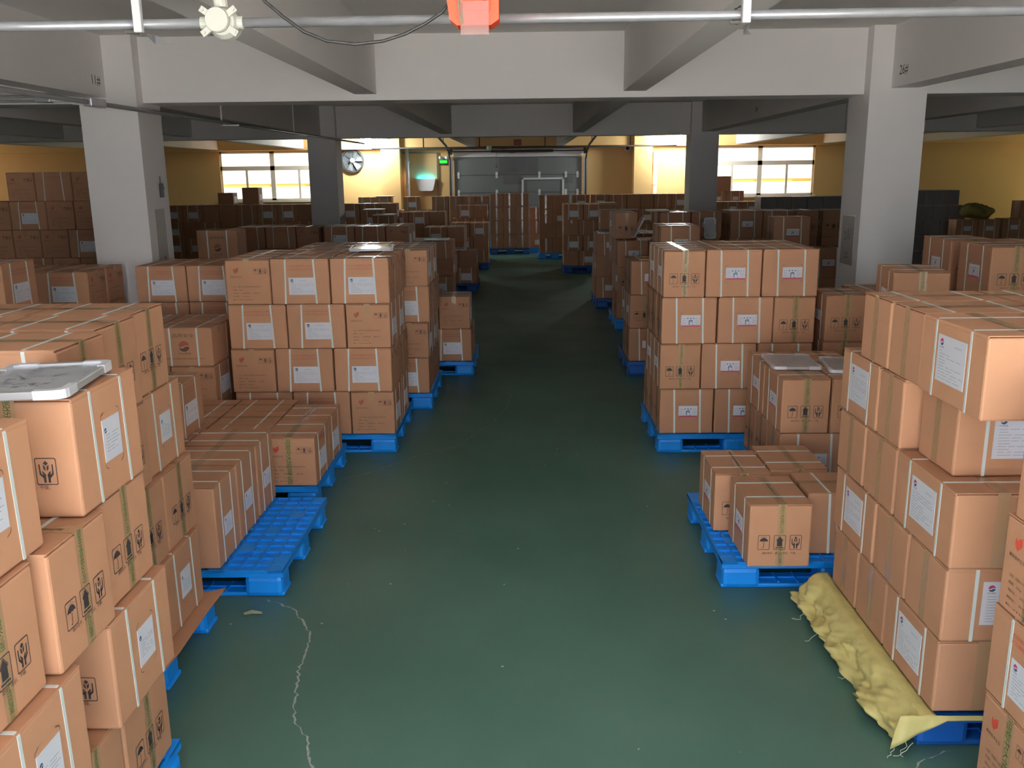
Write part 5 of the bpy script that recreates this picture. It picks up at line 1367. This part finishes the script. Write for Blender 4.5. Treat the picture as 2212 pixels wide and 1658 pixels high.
MB().cbox(-4.17,-4.03,7.96,8.04,2.72,2.79,.01).obj('junction_clamp',GALV,root); MB().tube([(-4.03,8.0,2.75),(-3.80,8.0,2.745)],.026,10).obj('white_sleeve',WHITE,root)
c=MB(); c.bar((-4.1,8.0,ZC),(-4.1,8.0,2.80),.035,.012,(0,1,0)); root=c.obj('drop_strap',mat('grey_strap',(.28,.27,.27),.6)); tag(root,'grey hanging strap dropping from the ceiling at the 11# beam','strap')
MB().cbox(-4.12,-4.08,7.98,8.02,2.78,2.86,.005).obj('white_clip',WHITE,root)
# pipe across the back and drop boxes
c=MB(); c.tube([(-3.95,24.1,2.735),(3.95,24.1,2.735)],.022,8); root=c.obj('conduit',DARK,smooth=True); tag(root,'dark conduit crossing before the rear wall between both lamps','conduit')
for x in (-1.15,2.75,-2.6,.55): MB().box(x-.014,x+.014,24.08,24.12,2.75,3.262).obj('drop_rod',DARK,root)
MB().sphere((-.9,24.1,2.725),.075,10).obj('joint_box',CREAM,root)
# lamps
BULB=mat('lamp_glow',(1,1,.95),.4,emit=(.92,1,1.0),estr=LAMP_E)
for i,(x,y,z) in enumerate(LAMP_POS):
    o=empty('ceiling_lamp',(x,y,z)); tag(o,['glaring white lamp left of the aisle beside the round fan','glaring white lamp right of the aisle by the right far column'][i],'lamp','rear lamps')
    MB().sphere((0,0,0),.16,16).obj('bulb',BULB,o,smooth=True)
    MB().lathe([(.03,.25),(.06,.23),(.075,.16),(.07,.13)],(0,0,0),'z',16).obj('lamp_holder',WHITE,o)
    MB().tube([(0,0,.24),(0,0,ZC-z)],.012,8).obj('stem',WHITE,o)
# ------------------------------------------------------------------ things on the rear wall
fn=empty('exhaust_fan',(-4.66,YB,2.452)); tag(fn,'round exhaust fan set in the rear wall with dark blades','fan')
MB().lathe([(.29,.0),(.315,.02),(.315,.10),(.275,.10),(.275,.0)],(0,0,0),'y',36).obj('fan_ring',mat('dark_grey_metal',(.10,.11,.12),.35,metal=.6),fn)
MB().lathe([(.275,.01),(.275,.012)],(0,0,0),'y',36).obj('back_plate',mat('dim_shutter',(.10,.11,.12),.4),fn)
MB().lathe([(.075,.04),(.075,.10),(.05,.12)],(0,0,0),'y',20).obj('hub',mat('hub_grey',(.20,.21,.22),.4),fn)
for k in range(6):
    a=R(60*k+12); ca,sa=math.cos(a),math.sin(a); v=[]
    for r,wd,tw in ((.06,.05,.03),(.16,.10,.03),(.265,.14,.025)):
        for s in (-1,1):
            v.append((ca*r-sa*s*wd/2,-.06+s*tw,sa*r+ca*s*wd/2))
    MB().add(v,[(0,1,3,2),(2,3,5,4)]).obj('blade',mat('fan_blade',(.30,.31,.32),.3,metal=.5),fn)
ex=empty('exit_sign',(-2.19,YB-.0,2.32)); tag(ex,'small lit green exit sign left of the sectional door','sign')
MB().cbox(-.115,.115,-.04,0,0,.13,.006).obj('sign_case',BLACK,ex)
g=MB(); g.box(-.105,.105,-.043,-.040,.035,.122); g.obj('lit_face',mat('exit_green',(.0,.25,.02),.4,emit=(.0,.75,.03),estr=.9),ex)
MB().flat(text('安全出口',.045,.19),(0,-.0405,.079),(1,0,0),(0,0,1),.003).obj('lettering',mat('exit_letters',(.4,1,.4),.4,emit=(.10,1,.12),estr=1.6),ex)
MB().flat(text('EXIT',.02,.10),(0,-.0405,.018),(1,0,0),(0,0,1),.001).obj('lettering',mat('exit_teal',(.05,.3,.25),.4,emit=(.05,.3,.25),estr=1),ex)
el=empty('emergency_light',(-2.18,YB,2.505)); tag(el,'twin headed emergency light above the green exit sign','lamp')
MB().cbox(-.05,.05,-.05,0,-.03,.03,.006).obj('case',WHITE,el)
for s in (-1,1): MB().sphere((s*.09,-.06,.0),.045,12).obj('lamp_head',WHITE,el)
ic=empty('insect_trap',(-2.68,YB,1.83)); tag(ic,'white wall scoop glowing blue on the rear wall','lamp')
p=[(-.27,.12),(.27,.12),(.20,-.17),(.15,-.20),(-.15,-.20),(-.20,-.17)]; n=len(p)
b=MB(); b.add([(x,-.10+(.10 if 0 else .0),z) for x,z in p]+[(x,0,z) for x,z in p],[tuple(range(n))]+[(i,(i+1)%n,n+(i+1)%n,n+i) for i in range(1,n)]); b.obj('scoop',WHITE,ic)
MB().tube([(-.22,-.05,.085),(.22,-.05,.085)],.014,8).obj('blue_tube',mat('blue_glow',(.1,.5,1),.4,emit=(.02,.55,1),estr=14),ic)
sp_=bpy.data.lights.new('trap_light','AREA'); sp_.shape='RECTANGLE'; sp_.size=.42; sp_.size_y=.05; sp_.energy=2.6; sp_.color=(.02,.55,1); so_=bpy.data.objects.new('trap_light',sp_); COL.objects.link(so_); so_.parent=ic; so_.location=(0,-.05,.11); so_.rotation_euler=(R(180),0,0)
wp=MB(); wp.tube([(-3.17,YB-.07,0),(-3.17,YB-.07,2.74)],.055,12); root=wp.obj('wall_pipe',WHITE,smooth=True); tag(root,'white vertical drainpipe beside the left rear pilaster','pipe')
for z in (.9,1.75,2.4): MB().lathe([(.058,-.02),(.066,-.02),(.066,.02),(.058,.02)],(-3.17,YB-.07,z),'z',14).obj('collar',WHITE,root)
wp=MB(); wp.tube([(3.55,YB-.07,0),(3.55,YB-.07,2.60)],.055,12); root=wp.obj('wall_pipe',WHITE,smooth=True); tag(root,'white vertical drainpipe beside the right rear pilaster','pipe')
for z in (.9,1.75,2.3): MB().lathe([(.058,-.02),(.066,-.02),(.066,.02),(.058,.02)],(3.55,YB-.07,z),'z',14).obj('collar',WHITE,root)
wp=MB(); wp.tube([(-3.3,YB-.03,2.64),(-2.36,YB-.03,2.64),(-2.36,YB-.03,0)],.018,8); tag(wp.obj('wall_conduit',mat('dark_trunking',(.16,.14,.10),.6)),'thin dark conduit framing the blue glowing scoop','conduit')
dc=empty('dome_camera',(2.80,YB,2.70)); tag(dc,'small dome camera on the ochre rear wall','camera')
MB().lathe([(.08,.0),(.08,.03),(.06,.05)],(0,0,0),'y',18).obj('camera_base',WHITE,dc); MB().sphere((0,-.06,0),.055,14).obj('dome',BLACK,dc,smooth=True)
MB().tube([(0,-.02,-.07),(.02,-.02,-.18),(.10,-.02,-.25),(.17,-.02,-.15),(.2,-.02,.05)],.006,6).obj('camera_cable',CREAM,dc)
# ------------------------------------------------------------------ papers and small things on the columns
pg=mat('poster_sleeve',(.27,.26,.265),.3)
po=empty('poster',(2.937,8.96-.65,1.47)); tag(po,'clear-sleeved grey poster with dark cursive lettering on the 26# column','poster')
MB().box(-.004,0,-.155,.155,-.22,.22).obj('sleeve',pg,po)
MB().flat(text('حلال',.10,.16),(-.004,.0,.05),(0,-1,0),(0,0,1),.0008).flat(text('HALAL',.026,.09),(-.004,0,-.12),(0,-1,0),(0,0,1),.0008).flat(text('清真食品',.02,.10),(-.004,0,-.155),(0,-1,0),(0,0,1),.0008).obj('lettering',INK,po)
MB().flat(ring(disc(0,0,.095,n=24),disc(0,0,.088,n=24)),(-.004,0,.03),(0,-1,0),(0,0,1),.0006).obj('seal_ring',GREYINK,po)
MB().cbox(-.008,0,-.16,.16,.215,.226,.002).obj('clip_strip',ALU,po)
pp=empty('paper_notice',(-3.322,8.30,1.56)); tag(pp,'faded pale notice taped to the 11# column','paper')
MB().box(0,.002,-.11,.11,-.25,.25).obj('paper',mat('aged_paper',(.42,.40,.36),.7),pp)
l=MB(); l.flat(lines(-.07,.07,-.20,.16,5,random.Random(4)),(.002,0,0),(0,1,0),(0,0,1),.0006); l.flat(text('禁止烟火',.035,.13),(.002,0,.17),(0,1,0),(0,0,1),.0006); l.obj('lettering',GREYINK,pp)
pp=empty('paper_notice',(-3.322,8.32,1.20)); tag(pp,'blue-grey folded sheet hanging low on the 11# column','paper')
MB().add([(0,-.12,-.10),(0,.12,-.10),(0,.10,.09),(0,-.10,.09),(.012,-.12,-.10),(.02,.12,-.10),(.003,.10,.09),(.003,-.10,.09)],[(4,5,6,7),(0,3,2,1),(0,1,5,4),(1,2,6,5),(2,3,7,6),(3,0,4,7)]).obj('sheet',mat('blue_grey_paper',(.30,.31,.36),.6),pp)
MB().tube([(.003,0,.09),(.006,.01,.13),(.004,0,.18)],.004,5).obj('hanging_string',BLACK,pp)
bd=empty('hand_radio',(-3.322,8.36,1.98)); tag(bd,'small black handset hung on the 11# column','radio')
MB().cbox(0,.03,-.022,.022,-.07,.055,.005).obj('radio_body',BLACK,bd); MB().tube([(.015,-.014,.05),(.015,-.014,.12)],.005,6).obj('aerial',BLACK,bd); MB().cbox(.028,.036,-.016,.016,.0,.03,.002).obj('speaker',DARK,bd)
# debris
lf=MB().add([(-1.40,4.04,.004),(-1.36,4.055,.012),(-1.31,4.045,.008),(-1.30,4.03,.004),(-1.35,4.02,.010),(-1.385,4.02,.003)],[(0,1,4,5),(1,2,3,4)]).obj('dry_leaf',mat('dry_leaf',(.42,.42,.26),.8)); tag(lf,'pale curled leaf lying on the floor before the half-empty pallet','leaf')
# flat lids and sheets on rear piles; two pale slabs imitate lit carton tops
for nm,lb,(x0,x1,y0,y1,z) in SHEETS:
    o=MB().cbox(x0,x1,y0,y1,z,z+.022,.006).obj('card_sheet',mat('pale_board',(.62,.56,.42),.6)); tag(o,lb,'sheet','loose pale sheets on the rear piles')
from mathutils import noise as _nz
sk=MB(); sk.sphere((0,0,0),.30,40,.45); sk.v=[tuple(Vector(p)*(1+.35*_nz.noise(Vector(p)*6)+.15*_nz.noise(Vector(p)*15))) for p in sk.v]; zl=min(p[2] for p in sk.v); sk.v=[(p[0]+8.72,p[1]*.75+17.74,max(0,p[2]-zl-.02)*1.1+1.134) for p in sk.v]
tag(sk.obj('sack',mat('olive_sack',(.28,.22,.06),.8,bump=.5,bscale=10),smooth=True),'slumped olive sack lying beside the film-wrapped stack','sack')
